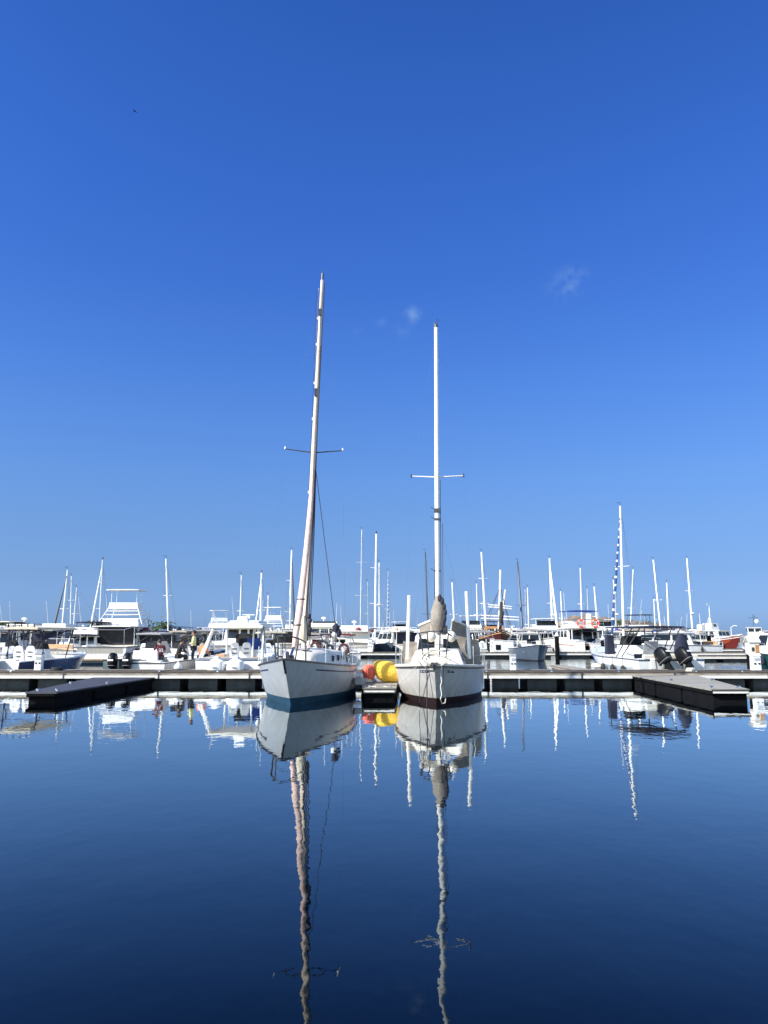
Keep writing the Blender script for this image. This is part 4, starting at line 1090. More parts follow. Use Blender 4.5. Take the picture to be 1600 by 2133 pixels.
def far_sailboat(label, top, base, D, furl=None, fdx=0, mm=ALU, r=.11, hullm=WHITE, boomc=NAVYC, spread=(.45,), rz=PI, L=None, radar=None, stays=True, mizzen=None, rl=None, bottom=BLUEB, head='vane'):
    """sailing boat: mast from its deck foot to its head, hull, coachroof, boom with cover, rig"""
    b = at(base[0], base[1], D); tp = at(top[0], top[1], D)
    b.z = 1.35
    hgt = tp.z - b.z
    L = L or max(7.5, hgt * .78)
    fwd = Vector((-math.sin(rz), math.cos(rz), 0))
    if fdx: # the photo shows the furled headsail to one side: turn the boat so
        best = None; sg = -1 if math.cos(rz) < 0 else 1; want = (base[0] + fdx - 800) / FPX; l = L * .44
        for i in range(-98, 99):
            wx = i / 100; e = abs((b.x + wx * l) / (D + sg * math.sqrt(1 - wx * wx) * l) * 1.005 - want * (1 + .0))
            if best is None or e < best[0]: best = (e, wx)
        ang = math.asin(-best[1]); rz = PI - ang if sg < 0 else ang
        fwd = Vector((-math.sin(rz), math.cos(rz), 0))
    c = Vector((b.x, b.y, 0)) - fwd * L * .08
    F = Frame(c.x, c.y, rz)
    t = thing('sailing_yacht', label, 'sailboat', (c.x, c.y, 0), rz, 'masted sailboats across the harbour')
    B = L * .31
    H = Hull(L, B, 1.35, 1.05, 1.0, rake=1.1, tr=.66, gw=.86, flare=.22, p=2.1, smax=.45)
    H.build(t, (hullm, bottom, CREAM), boot=.12, n=12)
    cabin(t, 'coachroof', WHITE, 0, -L * .02, 1.05, B * .58, L * .36, .42, B * .48, L * .30, -.1, [(1, .1, .9, .3, .75), (3, .1, .9, .3, .75)])
    lb, lt = F.loc(b), F.loc(tp)
    mast = MB().tube([lb - Vector((0, 0, .3)), lb.lerp(lt, .5), lt], [r, r, r * .8], 8).build('mast', mm, t, smooth=True)
    for k in spread:
        h = lb.lerp(lt, k); w = max(.55, hgt * .055) * (1.1 - .3 * k)
        MB().tube([h + Vector((-w, -.15, .05)), h, h + Vector((w, -.15, .05))], .035, 5).build('spreader', mm, mast)
    m = MB()
    if head == 'vane': m.tube([lt, lt + Vector((0, 0, .45))], .02, 4).tube([lt + Vector((0, 0, .3)), lt + Vector((.3, .3, .34))], .02, 4)
    elif head == 'cap': m.tube([lt, lt + Vector((0, 0, .3))], r * .7, 6)
    if head: m.build('masthead_fitting', DARKST, mast)
    bow = H.pt(1, 1, 1) + Vector((0, -.25, .1)); stern = Vector((0, -L / 2, 1.0))
    fork = lb.lerp(lt, .95)
    if stays:
        m = MB(); m.tube([lt, stern], .010, 4)
        for s in (-1, 1):
            cp = H.pt(.55, s, 1); k = lb.lerp(lt, spread[0] if spread else .6); w = max(.55, hgt * .055)
            m.tube([lt, k + Vector((s * w, -.15, .05)), cp], .010, 4)
        if furl is None: m.tube([fork, bow], .010, 4)
        m.build('standing_rigging', WIRE, t)
    if furl is not None:
        MB().tube([bow, bow.lerp(fork, .12), bow.lerp(fork, .5), bow.lerp(fork, .96)], [.05, r * 1.15, r * .95, .03], 8).build('furled_headsail', furl, t, smooth=True)
    bm0 = lb + Vector((0, -.15, 1.0)); bm1 = bm0 + Vector((0, -L * .36, .05))
    if boomc is not None:
        bo = MB().tube([bm0, bm1], .06, 6).build('boom', mm, t)
        MB().tube([bm0 + Vector((0, .25, .5)), bm0 + Vector((0, -.3, .22)), bm0.lerp(bm1, .5) + Vector((0, 0, .16)), bm1 + Vector((0, .1, .08))], [.12, .2, .17, .09], 8).build('sail_cover', boomc, bo, smooth=True)
    if radar:
        q = lb.lerp(lt, radar); MB().box(q.x, q.y + .25, q.z - .05, .2, .4, .05).ell((q.x, q.y + .35, q.z + .1), .34, .34, .14, 12, 8).build('radar_dome', WHITE, mast, smooth=True)
    if mizzen:
        mz = at(mizzen[0], mizzen[1], D); mb_ = F.loc(Vector((mz.x, mz.y, 1.2))); mb_ = Vector((mb_.x * .3, -L * .34, 1.2)); 
        MB().tube([mb_, mb_ + Vector((0, 0, mz.z - 1.2))], r * .7, 8).build('mizzen_mast', mm, t, smooth=True)
    m = MB(); rr = [H.pt(q, sd, 1) + Vector((0, 0, .6)) for sd, q in [(-1, .85), (-1, .95), (-1, 1), (1, .95), (1, .85)]]
    m.tube(rr, .02, 5)
    for p in rr: m.tube([p, p - Vector((0, 0, .6))], .018, 5)
    m.build('bow_pulpit', STEEL, t)
    return t

# ------------------------------------------------------------------ boats just behind the long pontoon
# left: navy centre console, stern towards the pontoon
console_boat('navy hulled centre console with beige hard top and two white helm seats', -16.95, 39.2, -.11, L=7.9, B=2.45, hullm=NAVY, bottom=NAVY, topm=BEIGEC, framem=NAVYC, zb=1.15, zm=.92, zs=.86, top_z=2.42, top_l=3.6, engines=1, eng_x=.4, seat_y=-1.4, transom=WHITE)
bx, by = xat(8, 36.4), 36.4
console_boat('white boat with black outboard cut off by the left edge of the photo', xat(-38, 39.6), 39.6, .04, L=7.2, B=2.4, topm=GREYC, framem=DARKST, zm=.85, zs=.8, top_z=2.35, engines=2, eng_x=.32, seats=False)
console_boat('grey green hulled boat with twin black outboards below the sportfisher', -12.05, 39.9, .0, L=7.4, B=2.2, hullm=GREENH, bottom=GREENH, zb=1.1, zm=.95, zs=.92, engines=2, eng_x=.34, seats=False, ttop=False)
t3, H3 = console_boat('small white open boat with white stern seat and grey canvas, crew aboard', -10.45, 38.9, -.13, L=6.4, B=2.1, hullm=OFFW, zb=1.15, zm=.85, zs=.78, engines=0, seats=False, ttop=False)
MB().box(-.35, -2.5, .80, 1.25, .16, .52, top=.94).build('stern_seat', WHITE, t3, bevel=.04)
MB().box(-.35, -2.25, .75, 1.25, .5, .14).build('seat_cushion', WHITE, t3, bevel=.03)
MB().slab([(-.95, .1, 1.15), (-.15, .1, 1.15), (-.25, -.3, 1.72), (-.75, -.3, 1.72)], .03).build('spray_canvas', GREYC, t3)
# large white hard-top boat with covered outboards
def big_white():
    x, y = -7.05, 39.4
    t = thing('centre_console_boat', 'large white hard top boat with covered twin outboards, left of the grey blue sailboat', 'motorboat', (x, y, 0), .02)
    L, B = 8.8, 3.15
    H = Hull(L, B, 1.35, 1.0, .98, rake=1.0, tr=.93, gw=.94, flare=.3, p=2.6, smax=.45)
    H.build(t, (WHITE, WHITE, WHITE), boot=.1, open_=(.05, .7, .2, .5), n=18)
    H.rail(t, 'rub_rail', .95, .03, STEEL)
    s = -L / 2
    MB().box(0, s + .12, .98, B * .86, .28, .05).build('transom_cap', GREYC, t, bevel=.015)
    for sx in (-.42, .42):
        o = outboard(t, sx, s - .28, .42, tilt=.05, s=1.0, mt=OFFW)
        m = MB(); rings = []
        for h, w, y0, y1 in ((-.32, .34, -.60, .18), (.2, .37, -.66, .2), (.46, .33, -.60, .16), (.56, .2, -.45, .05)):
            rings.append([(sx + w * math.copysign(abs(math.cos(a)) ** .5, math.cos(a)), s - .28 + (y0 + y1) / 2 + (y1 - y0) / 2 * math.copysign(abs(math.sin(a)) ** .5, math.sin(a)), .42 + h) for a in [2 * PI * k / 16 for k in range(16)]])
        m.loft(rings); m.build('engine_cover', WHITE, o, smooth=True)
        MB().box(sx, s - .96, .62, .20, .02, .05).build('cover_badge', GREYC, o)
    for sx in (-.08, .48): seat(t, sx, -2.3, .55, w=.46, h=.74)
    c = cabin(t, 'console', WHITE, .2, -.9, .5, 1.3, 1.0, 1.0, 1.15, .7, .1)
    MB().slab([(-.35, -.5, 1.5), (.8, -.5, 1.5), (.7, -.7, 2.1), (-.3, -.7, 2.1)], .015).build('windscreen', GLASS, c)
    MB().box(1.10, -3.0, .62, .62, .5, .40).build('locker', TANB, t, bevel=.02)
    MB().box(-.75, -2.1, .72, .5, .5, .42, top=.9).build('deck_cushion', TANB, t, bevel=.05)
    roof_slab(t, 'hard_top', WHITE, .12, -1.6, 2.42, 2.75, 3.6, th=.14, camber=.10)
    MB().box(.12, -3.35, 2.34, 2.5, .12, .16).build('top_valance', CREAM, t, bevel=.03)
    posts(t, 'top_frame', WHITE, [((-1.42, -3.75, 1.0), (-.98, -2.9, 2.42)), ((-1.38, -3.4, 1.0), (-.98, -2.7, 2.42)), ((1.42, -3.75, 1.0), (1.34, -2.9, 2.42)), ((1.40, -3.4, 1.0), (1.30, -2.6, 2.42)), ((-.85, -.2, 1.1), (-.8, -.4, 2.42)), ((1.1, -.2, 1.1), (1.0, -.4, 2.42)), ((.85, -3.0, .9), (.85, -2.6, 2.42))], .045)
    MB().box(1.30, -2.85, 1.75, .16, .5, .70, top=.9).build('side_curtain', TAUPEC, t, bevel=.03)
    MB().box(.25, -2.2, 2.62, .55, .45, .30, top=.85).build('electronics_box', WHITE, t, bevel=.05)
    MB().tube([(-.85, -3.0, 2.55), (-.95, -3.3, 3.1)], .02, 5).build('whip_antenna', WHITE, t)
    MB().slab([(.35, -1.6, 1.35), (1.2, -1.6, 1.35), (1.15, -1.75, 1.9), (.4, -1.75, 1.9)], .03).build('side_panel', BLUEC, t)
big_white()
# right: big white boat with twin black outboards
def right_twin():
    x, y = 12.35, 39.0
    t = thing('centre_console_boat', 'big white open boat with two tilted black outboards, pale blue sides and dark canopy', 'motorboat', (x, y, 0), .15)
    L, B = 7.7, 3.35
    H = Hull(L, B, 1.45, 1.02, .95, rake=1.2, tr=.95, gw=.93, flare=.34, p=2.5, smax=.45)
    H.build(t, (WHITE, WHITE, WHITE), boot=.1, open_=(.05, .66, .2, .5), n=18)
    for s_ in (-1, 1): H.stripe(t, 'hull_side_panel', .05, .62, LGREYH, .08, .80, s_)
    H.rail(t, 'rub_rail', .97, .03, STEEL)
    s = -L / 2
    for ex in (-.62, .38): outboard(t, ex, s - .46, .70, tilt=.62, s=1.12, yaw=.38)
    MB().box(0, s + .1, .95, 2.7, .18, .22, top=.96).build('transom_rail', CREAM, t, bevel=.04)
    for sx in (-1.0, 1.2): MB().box(sx * .9, s + .05, .5, .34, .2, .5, top=.8).build('transom_corner', WHITE, t, bevel=.05)
    c = cabin(t, 'console', WHITE, -.1, -.6, .5, 1.5, 1.4, 1.05, 1.3, 1.0, .1, [(0, .25, .75, .1, .6)])
    MB().slab([(-.7, -.1, 1.5), (.5, -.1, 1.5), (.42, -.3, 2.0), (-.62, -.3, 2.0)], .015).build('windscreen', GLASS, c)
    roof_slab(t, 'canopy', NAVYC, .05, -1.2, 2.38, 2.5, 4.2, th=.05, camber=.05)
    P_ = []
    for sx in (-1, 1):
        P_ += [((sx * 1.15, -1.3, 1.0), (sx * 1.0, -3.0, 2.36)), ((sx * 1.18, -.8, 1.0), (sx * 1.0, -2.2, 2.36)), ((sx * 1.0, .4, 1.1), (sx * 1.0, .5, 2.36))]
    posts(t, 'canopy_frame', DARKST, P_, .028)
    # navy cover hung under the canopy at the quarter and navy jacket of canvas forward
    rings = []
    for f_, w_ in ((0, .30), (.2, .37), (.5, .33), (.8, .24), (1, .10)):
        rings.append([(.80 + w_ * math.cos(2 * PI * k / 12), -3.35 + w_ * .7 * math.sin(2 * PI * k / 12), 1.0 + 1.1 * f_) for k in range(12)])
    MB().loft(rings).build('rolled_canvas', NAVYC, t, smooth=True)
    MB().box(-1.0, .3, 1.1, .45, .3, .95, top=.8).build('canvas_panel', NAVYC, t, bevel=.04)
    MB().slab([(-.62, -2.3, 1.0), (.2, -2.3, 1.0), (.15, -2.4, 1.75), (-.5, -2.4, 1.75)], .03).build('leaning_post', GREYC, t)
    bc = MB()
    q = [(1 - i / 10) * .30 + .70 for i in range(11)]
    for sd in (-1, 1):
        vs, fs = [], []
        for k in q: vs += [H.pt(k, sd, .35, off=.03), H.pt(k, sd, .92, off=.03)]
        for i in range(10): fs.append((2 * i, 2 * i + 1, 2 * i + 3, 2 * i + 2) if sd > 0 else (2 * i, 2 * i + 2, 2 * i + 3, 2 * i + 1))
        bc.add(vs, fs)
    o = bc.build('bow_cover', BLUEC, t); md = o.modifiers.new('thickness', 'SOLIDIFY'); md.thickness = .02
    whip(t, [(-.7, .2, 2.4), (-.8, -.2, 4.2)], .014)
    m = MB(); rr = [H.pt(k, sd, 1) + Vector((0, 0, .35)) for sd, k in [(-1, .7), (-1, .85), (-1, .97), (1, .97), (1, .85), (1, .7)]]
    m.tube(rr, .018, 5)
    for p in rr: m.tube([p, p - Vector((0, 0, .35))], .016, 5)
    m.build('bow_rail', STEEL, t)
    for i, k in enumerate((.44, .30, .16)):
        p = t.matrix_basis @ (H.pt(k, -1, .75) + Vector((-.16, 0, -.28)))
        fender('boat_fender', 'black fender against the pale blue side, %s' % ('nearest the bow cover', 'middle one of the row', 'nearest the white transom')[i], p, .12, .42, RUBBER, 'black fenders hung on the white twin outboard boat')
right_twin()
# boat at the right edge
t5, H5 = cruiser('green hulled white cabin boat cut off by the right edge of the photo', xat(1672, 42), 43.0, .22, L=8.5, B=2.9, fb=1.0, roof=2.25, hullm=TEALH, bottom=TEALH, rails=True, radar=None, whips=1, topm=GREYC)
MB().slab([(-1.25, -2.6, .95), (-1.25, -2.2, .95), (-1.1, -2.3, 1.75), (-1.1, -2.6, 1.75)], .05).build('red_panel', REDP, t5)
# ------------------------------------------------------------------ people
def person(label, loc, rz, J, shirt, trousers, sleeves='long', cap=None, hood=False):
    """J: joints (metres, local, +y the way the figure faces). Body is one skinned mesh; clothing and hair are its children."""
    t = thing('person', label, 'person', loc, rz)
    def skin(name, verts, edges, rad, m, root=0, sub=1):
        me = bpy.data.meshes.new(name); me.from_pydata([tuple(v) for v in verts], edges, [])
        o = bpy.data.objects.new(name, me); col.objects.link(o); o.parent = t
        md = o.modifiers.new('skin', 'SKIN'); md.use_smooth_shade = True
        if not me.skin_vertices: return o
        for i, r in enumerate(rad):
            sv = me.skin_vertices[0].data[i]; sv.radius = r if isinstance(r, tuple) else (r, r); sv.use_root = (i == root)
        s = o.modifiers.new('subdivision', 'SUBSURF'); s.levels = sub; s.render_levels = sub
        me.materials.append(m)
        return o
    V = lambda k: Vector(J[k])
    names = ['pelvis', 'waist', 'chest', 'neck', 'headlow', 'headmid', 'headtop']
    verts = [V(k) for k in names]; rad = [(.13, .10), (.115, .09), (.13, .10), .055, .075, .092, .06]
    edges = [(i, i + 1) for i in range(6)]
    fwd = Vector((0, 1, 0))
    verts.append(V('headmid') + fwd * .085 + Vector((0, 0, -.02))); rad.append(.018); edges.append((5, len(verts) - 1))   # nose
    for s in ('l', 'r'):
        b = len(verts)
        sh, el, wr = V('shoulder_' + s), V('elbow_' + s), V('wrist_' + s)
        d = (wr - el).normalized(); pal = wr + d * .07
        verts += [sh, el, wr, pal]; rad += [.055, .042, .028, (.035, .02)]; edges += [(2, b), (b, b + 1), (b + 1, b + 2), (b + 2, b + 3)]
        side = d.cross(Vector((0, 0, 1)));
        side = side.normalized() if side.length > .1 else Vector((1, 0, 0))
        up = side.cross(d).normalized()
        for k, ln in enumerate((.055, .068, .072, .060)):
            o = side * (-.030 + .02 * k); n = len(verts)
            verts += [pal + o + d * .03, pal + o * 1.1 + d * (.03 + ln * .6) - up * .012, pal + o * 1.1 + d * (.03 + ln) - up * .035]
            rad += [.010, .009, .008]; edges += [(b + 3, n), (n, n + 1), (n + 1, n + 2)]
        n = len(verts); verts += [wr + d * .03 - side * .035, wr + d * .07 - side * .055]; rad += [.011, .009]; edges += [(b + 2, n), (n, n + 1)]
        b = len(verts)
        hp, kn, an, toe = V('hip_' + s), V('knee_' + s), V('ankle_' + s), V('toe_' + s)
        verts += [hp, kn, an, toe]; rad += [.082, .058, .042, .035]; edges += [(0, b), (b, b + 1), (b + 1, b + 2), (b + 2, b + 3)]
    skin('body', verts, edges, rad, SKIN)
    # shirt, trousers
    sv = [V('pelvis') + Vector((0, 0, .02)), V('waist'), V('chest'), V('neck') - Vector((0, 0, .03))]
    sr = [(.165, .13), (.15, .12), (.17, .13), .065]; se = [(0, 1), (1, 2), (2, 3)]
    for s in ('l', 'r'):
        b = len(sv); sh, el, wr = V('shoulder_' + s), V('elbow_' + s), V('wrist_' + s)
        if sleeves == 'long': sv += [sh, el, el.lerp(wr, .85)]; sr += [.075, .058, .045]; se += [(2, b), (b, b + 1), (b + 1, b + 2)]
        else: sv += [sh, sh.lerp(el, .75)]; sr += [.075, .068]; se += [(2, b), (b, b + 1)]
    skin('shirt', sv, se, sr, shirt)
    tv = [V('pelvis')]; trr = [(.15, .12)]; te = []
    for s in ('l', 'r'):
        b = len(tv); tv += [V('hip_' + s), V('knee_' + s), V('ankle_' + s)]; trr += [.098, .075, .058]; te += [(0, b), (b, b + 1), (b + 1, b + 2)]
    skin('trousers', tv, te, trr, trousers)
    hm = V('headmid')
    hair = MB().ell(tuple(hm + Vector((0, -.02, .035))), .102, .112, .10, 14, 10, fn=lambda x, y, z: (x, y, z if z > -.3 or y < -.1 else z * .2))
    hair.build('hood' if hood else 'hair', shirt if hood else (cap or HAIR), t, smooth=True)
    for sx in (-1, 1): MB().ell(tuple(hm + Vector((sx * .035, .088, .012))), .012, .008, .008, 8, 6).build('eye', HAIR, t)
    MB().box(hm.x, hm.y + .088, hm.z - .055, .045, .01, .010).build('mouth', DRED, t)
    for sx in (-1, 1):
        k = 'l' if sx < 0 else 'r'; a, b = V('ankle_' + k), V('toe_' + k)
        MB().loft([[(p.x + .045 * math.cos(q), p.y + .02 * math.sin(q), p.z - .02 + h) for q in [2 * PI * i / 8 for i in range(8)]] for p, h in ((a, -.05), (a.lerp(b, .5), -.02), (b, .0))]).build('shoe', HAIR, t)
    return t
def shirt_print(t, c):
    m = MB()
    for i, segs in enumerate(('abgcd', 'abgcd')):
        x = -.055 + .11 * i; w, h = .07, .07
        for k in segs:
            if k in 'agd': m.box(x, -.0, {'a': h, 'g': 0, 'd': -h}[k] - .01, w, .012, .022)
            else: m.box(x + w / 2, -.0, (0 if k == 'b' else -h), .022, .012, h)
    o = m.build('shirt_print', WHITE, t); o.location = c; o.rotation_euler = (-.35, 0, 0)
def stand(**kw):
    J = dict(pelvis=(0, 0, .93), waist=(0, 0, 1.10), chest=(0, .01, 1.32), neck=(0, .0, 1.50), headlow=(0, .02, 1.58), headmid=(0, .02, 1.66), headtop=(0, .01, 1.74),
             shoulder_l=(-.19, 0, 1.42), elbow_l=(-.26, .02, 1.15), wrist_l=(-.20, .22, 1.10), shoulder_r=(.19, 0, 1.42), elbow_r=(.25, .0, 1.14), wrist_r=(.20, .16, .98),
             hip_l=(-.09, 0, .90), knee_l=(-.10, .03, .50), ankle_l=(-.11, 0, .09), toe_l=(-.12, .16, .03), hip_r=(.09, 0, .90), knee_r=(.10, .05, .50), ankle_r=(.12, .02, .09), toe_r=(.13, .18, .03))
    J.update(kw); return J
SIT = dict(pelvis=(0, 0, .48), waist=(0, .03, .66), chest=(0, .10, .88), neck=(0, .14, 1.05), headlow=(0, .18, 1.12), headmid=(0, .19, 1.20), headtop=(0, .18, 1.28),
           shoulder_l=(-.19, .11, .98), elbow_l=(-.27, .22, .74), wrist_l=(-.16, .40, .66), shoulder_r=(.19, .11, .98), elbow_r=(.27, .20, .74), wrist_r=(.16, .40, .64),
           hip_l=(-.10, .04, .46), knee_l=(-.13, .42, .48), ankle_l=(-.13, .40, .09), toe_l=(-.13, .55, .03), hip_r=(.10, .04, .46), knee_r=(.13, .42, .48), ankle_r=(.13, .38, .09), toe_r=(.14, .54, .03))
pm = person('person in maroon t-shirt with white print sitting in the small white open boat', (xat(334, 37.4), 37.4, .52), .5, SIT, MAROON, JEANS, sleeves='short')
shirt_print(pm, (0, -.085, .80))
person('person in black hooded top crouching beside the maroon shirt', (xat(371, 38.6), 38.6, .55), -.9, SIT, BLKCL, BLKCL, hood=True)
person('person standing in pale yellow long sleeved shirt and dark trousers', (xat(403, 39.0), 39.0, .50), 1.7, stand(), YELCL, JEANS)
person('person in orange top bending low behind the yellow shirt', (xat(419, 38.2), 38.2, .50), -.6, dict(SIT, wrist_l=(-.14, .36, .30), wrist_r=(.14, .36, .28), elbow_l=(-.24, .28, .58), elbow_r=(.24, .28, .58)), ORANGE, BLKCL, sleeves='short')
# finger pontoons behind the long one, for the crews and the twin outboard boat
def back_finger(label, px0, px1, y1, z=.44):
    x0, x1 = xat(px0, 34.5), xat(px1, 34.5)
    t = thing('finger_pontoon', label, 'finger pontoon', ((x0 + x1) / 2, (34.45 + y1) / 2, 0), 0, 'finger pontoons behind the long pontoon')
    w, L = x1 - x0, y1 - 34.45
    MB().box(0, 0, z - .05, w, L, .05).build('deck', DECKF, t); MB().box(0, 0, z - .16, w - .08, L - .1, .105).build('fascia', TIMB, t)
    for i in range(3): MB().box(0, -L / 2 + L * (i + .5) / 3, -.3, w - .25, L / 3 - .15, .3 + z - .165).build('float', CONC, t, bevel=.02)
    return t
back_finger('narrow finger pontoon behind the long pontoon where the yellow shirted person stands', 372, 412, 42.5)
bf = back_finger('low finger pontoon with ropes left of the blue bow cover', 1228, 1262, 43)
p = Vector((xat(1240, 40, 1385), 39.6, .45)); m = MB()
for i in range(4): m.torus((0, 0, .03 + .04 * i), .30 - .03 * i, .03, 'z', 16, 6)
o = m.build('rope_coil', ROPE, None, smooth=True); o.location = p; tag(o, 'pale rope coil on the low finger pontoon near the blue bow cover', 'rope')
line('mooring_line', 'mooring rope from the blue bow cover down to the low finger pontoon', [at(1262, 1368, 42.5), (xat(1222, 41), 41, .46)], .02, ROPE, sag=.12)
# white plastic sack and lines on the left back finger
p = at(371, 1391, 34.2); p.z = .5
m = MB(); m.loft([[(r * math.cos(2 * PI * i / 12) * (1 + .1 * math.sin(3 * i)), r * math.sin(2 * PI * i / 12), z) for i in range(12)] for r, z in ((.10, 0), (.17, .06), (.17, .16), (.09, .26), (.03, .31), (.07, .40))])
o = m.build('plastic_sack', WHITE, None, smooth=True); o.location = (p.x, 34.2, .54); tag(o, 'knotted white plastic sack on the pontoon edge by the small open boat', 'sack')

# ------------------------------------------------------------------ power pedestals and piles
def pedestal(label, px, Y, z, h=.95, w=.26, group='white power pedestals on the pontoons', cap=GREYC):
    t = thing('power_pedestal', label, 'power pedestal', (xat(px, Y), Y, z), 0, group)
    MB().box(0, 0, 0, w, w * .9, h, top=.94).build('cabinet', WHITE, t, bevel=.02)
    MB().box(0, 0, h, w * 1.12, w, .10, top=.8).build('lamp_head', cap, t, bevel=.015)
    for sx in (-.25, .25): MB().box(sx * w, -w * .46, h * .42, w * .22, .03, .06).build('socket', BLACK, t)
    MB().box(0, -w * .46, h * .70, w * .6, .02, .10).build('panel', LGREYH, t)
    return t
pedestal('white power pedestal with two dark sockets in front of the navy hulled boat', 83, 33.8, PZ, h=.68, w=.30)
pedestal('white power pedestal standing alone on the long pontoon, right of the ivory sailboat', 1068, 33.9, PZ, h=.60, w=.26)
pedestal('white power pedestal under the little wooden lantern box at the right', 1572, 33.8, PZ, h=.62, w=.36, cap=WHITE)
def lantern_pile():
    t = thing('mooring_pile', 'dark mooring pile topped by a white and wood lantern box at the right edge', 'mooring pile', (xat(1563, 34.7), 34.7, 0))
    MB().tube([(0, 0, -1), (0, 0, 1.18)], .17, 12).build('pile', DTIMB, t, smooth=True)
    b = MB().box(.10, -.02, 1.18, .46, .42, .52).build('lantern_box', CREAM, t, bevel=.02)
    MB().slab([(-.17, -.27, 1.70), (.37, -.27, 1.70), (.37, .0, 1.96), (-.17, .0, 1.96)], .03).slab([(.37, .25, 1.70), (-.17, .25, 1.70), (-.17, .0, 1.96), (.37, .0, 1.96)], .03).build('box_roof', WHITE, b)
    MB().box(.22, -.245, 1.26, .18, .02, .34).build('box_door', WOODL, b)
    MB().box(.02, -.245, 1.34, .10, .02, .16).build('box_pane', GLASS, b)
lantern_pile()
def pile(label, px, Y, top):
    t = thing('mooring_pile', label, 'mooring pile', (xat(px, Y), Y, 0), 0, 'piles of the far pontoons')
    MB().tube([(0, 0, -1), (0, 0, top)], .20, 12).build('pile', DTIMB, t, smooth=True)
    MB().tube([(0, 0, top), (0, 0, top + .34)], .24, 12, r2=.03).build('pile_cap', WHITE, t, smooth=True)

# ------------------------------------------------------------------ second and third pontoons
P2 = 72.0
pontoon('far_pontoon', 'second pontoon across the open basin, beyond the two moored sailboats', -48, 50, P2, P2 + 2.6, floats=2.6, gap=1.0, xr=(-34, 34))
pontoon('far_pontoon', 'third pontoon far right in front of the red hulled trawler', 26, 80, 92, 94.5, floats=2.6, gap=1.0, xr=(30, 52))
pontoon('far_pontoon', 'dark stub pontoon in the basin right of the white twin outboard boat', 24.4, 33.5, 62, 64, z=.48, floats=2.0, gap=.6)
pile('dark pile with white conical cap left of the life ring trawler', 1161, 71.6, 2.0)
pile('dark pile with white conical cap behind the blue bow cover', 1257, 71.6, 1.7)
for px, Y, lab in ((771, 72.6, 'white pedestal in front of the dark sloop bow on the second pontoon'), (1026, 72.6, 'tall thin white pedestal left of the tall ship hull'), (1496, 92.4, 'white pedestal below the red hulled trawler')):
    pedestal(lab, px, Y, PZ, h=1.15, w=.42)
def dock_box(label, px, Y, w, h, hole=False):
    t = thing('dock_box', label, 'dock box', (xat(px, Y), Y, PZ), 0, 'white boxes on the second pontoon')
    MB().box(0, 0, 0, w, .7, h, top=.92).build('box', WHITE, t, bevel=.06)
    MB().box(0, 0, h, w * .98, .72, .07).build('lid', OFFW, t, bevel=.02)
    if hole: MB().box(0, -.36, h * .2, w * .45, .04, h * .45).build('hatch', BLACK, t)
dock_box('white dock box with dark opening, in front of the tall ship bow', 1037, 72.7, 1.0, 1.05, True)
dock_box('plain white dock box right of the one with the dark opening', 1058, 72.7, 1.1, 1.0)
dock_box('low white dock box beside the grey flared bow', 1070, 72.9, .9, .7)
dock_box('white dock box before the life ring trawler stern', 1208, 72.7, .95, .95)
dock_box('open dark fronted dock box at the right of the life ring trawler', 1241, 72.7, 1.0, .75, True)

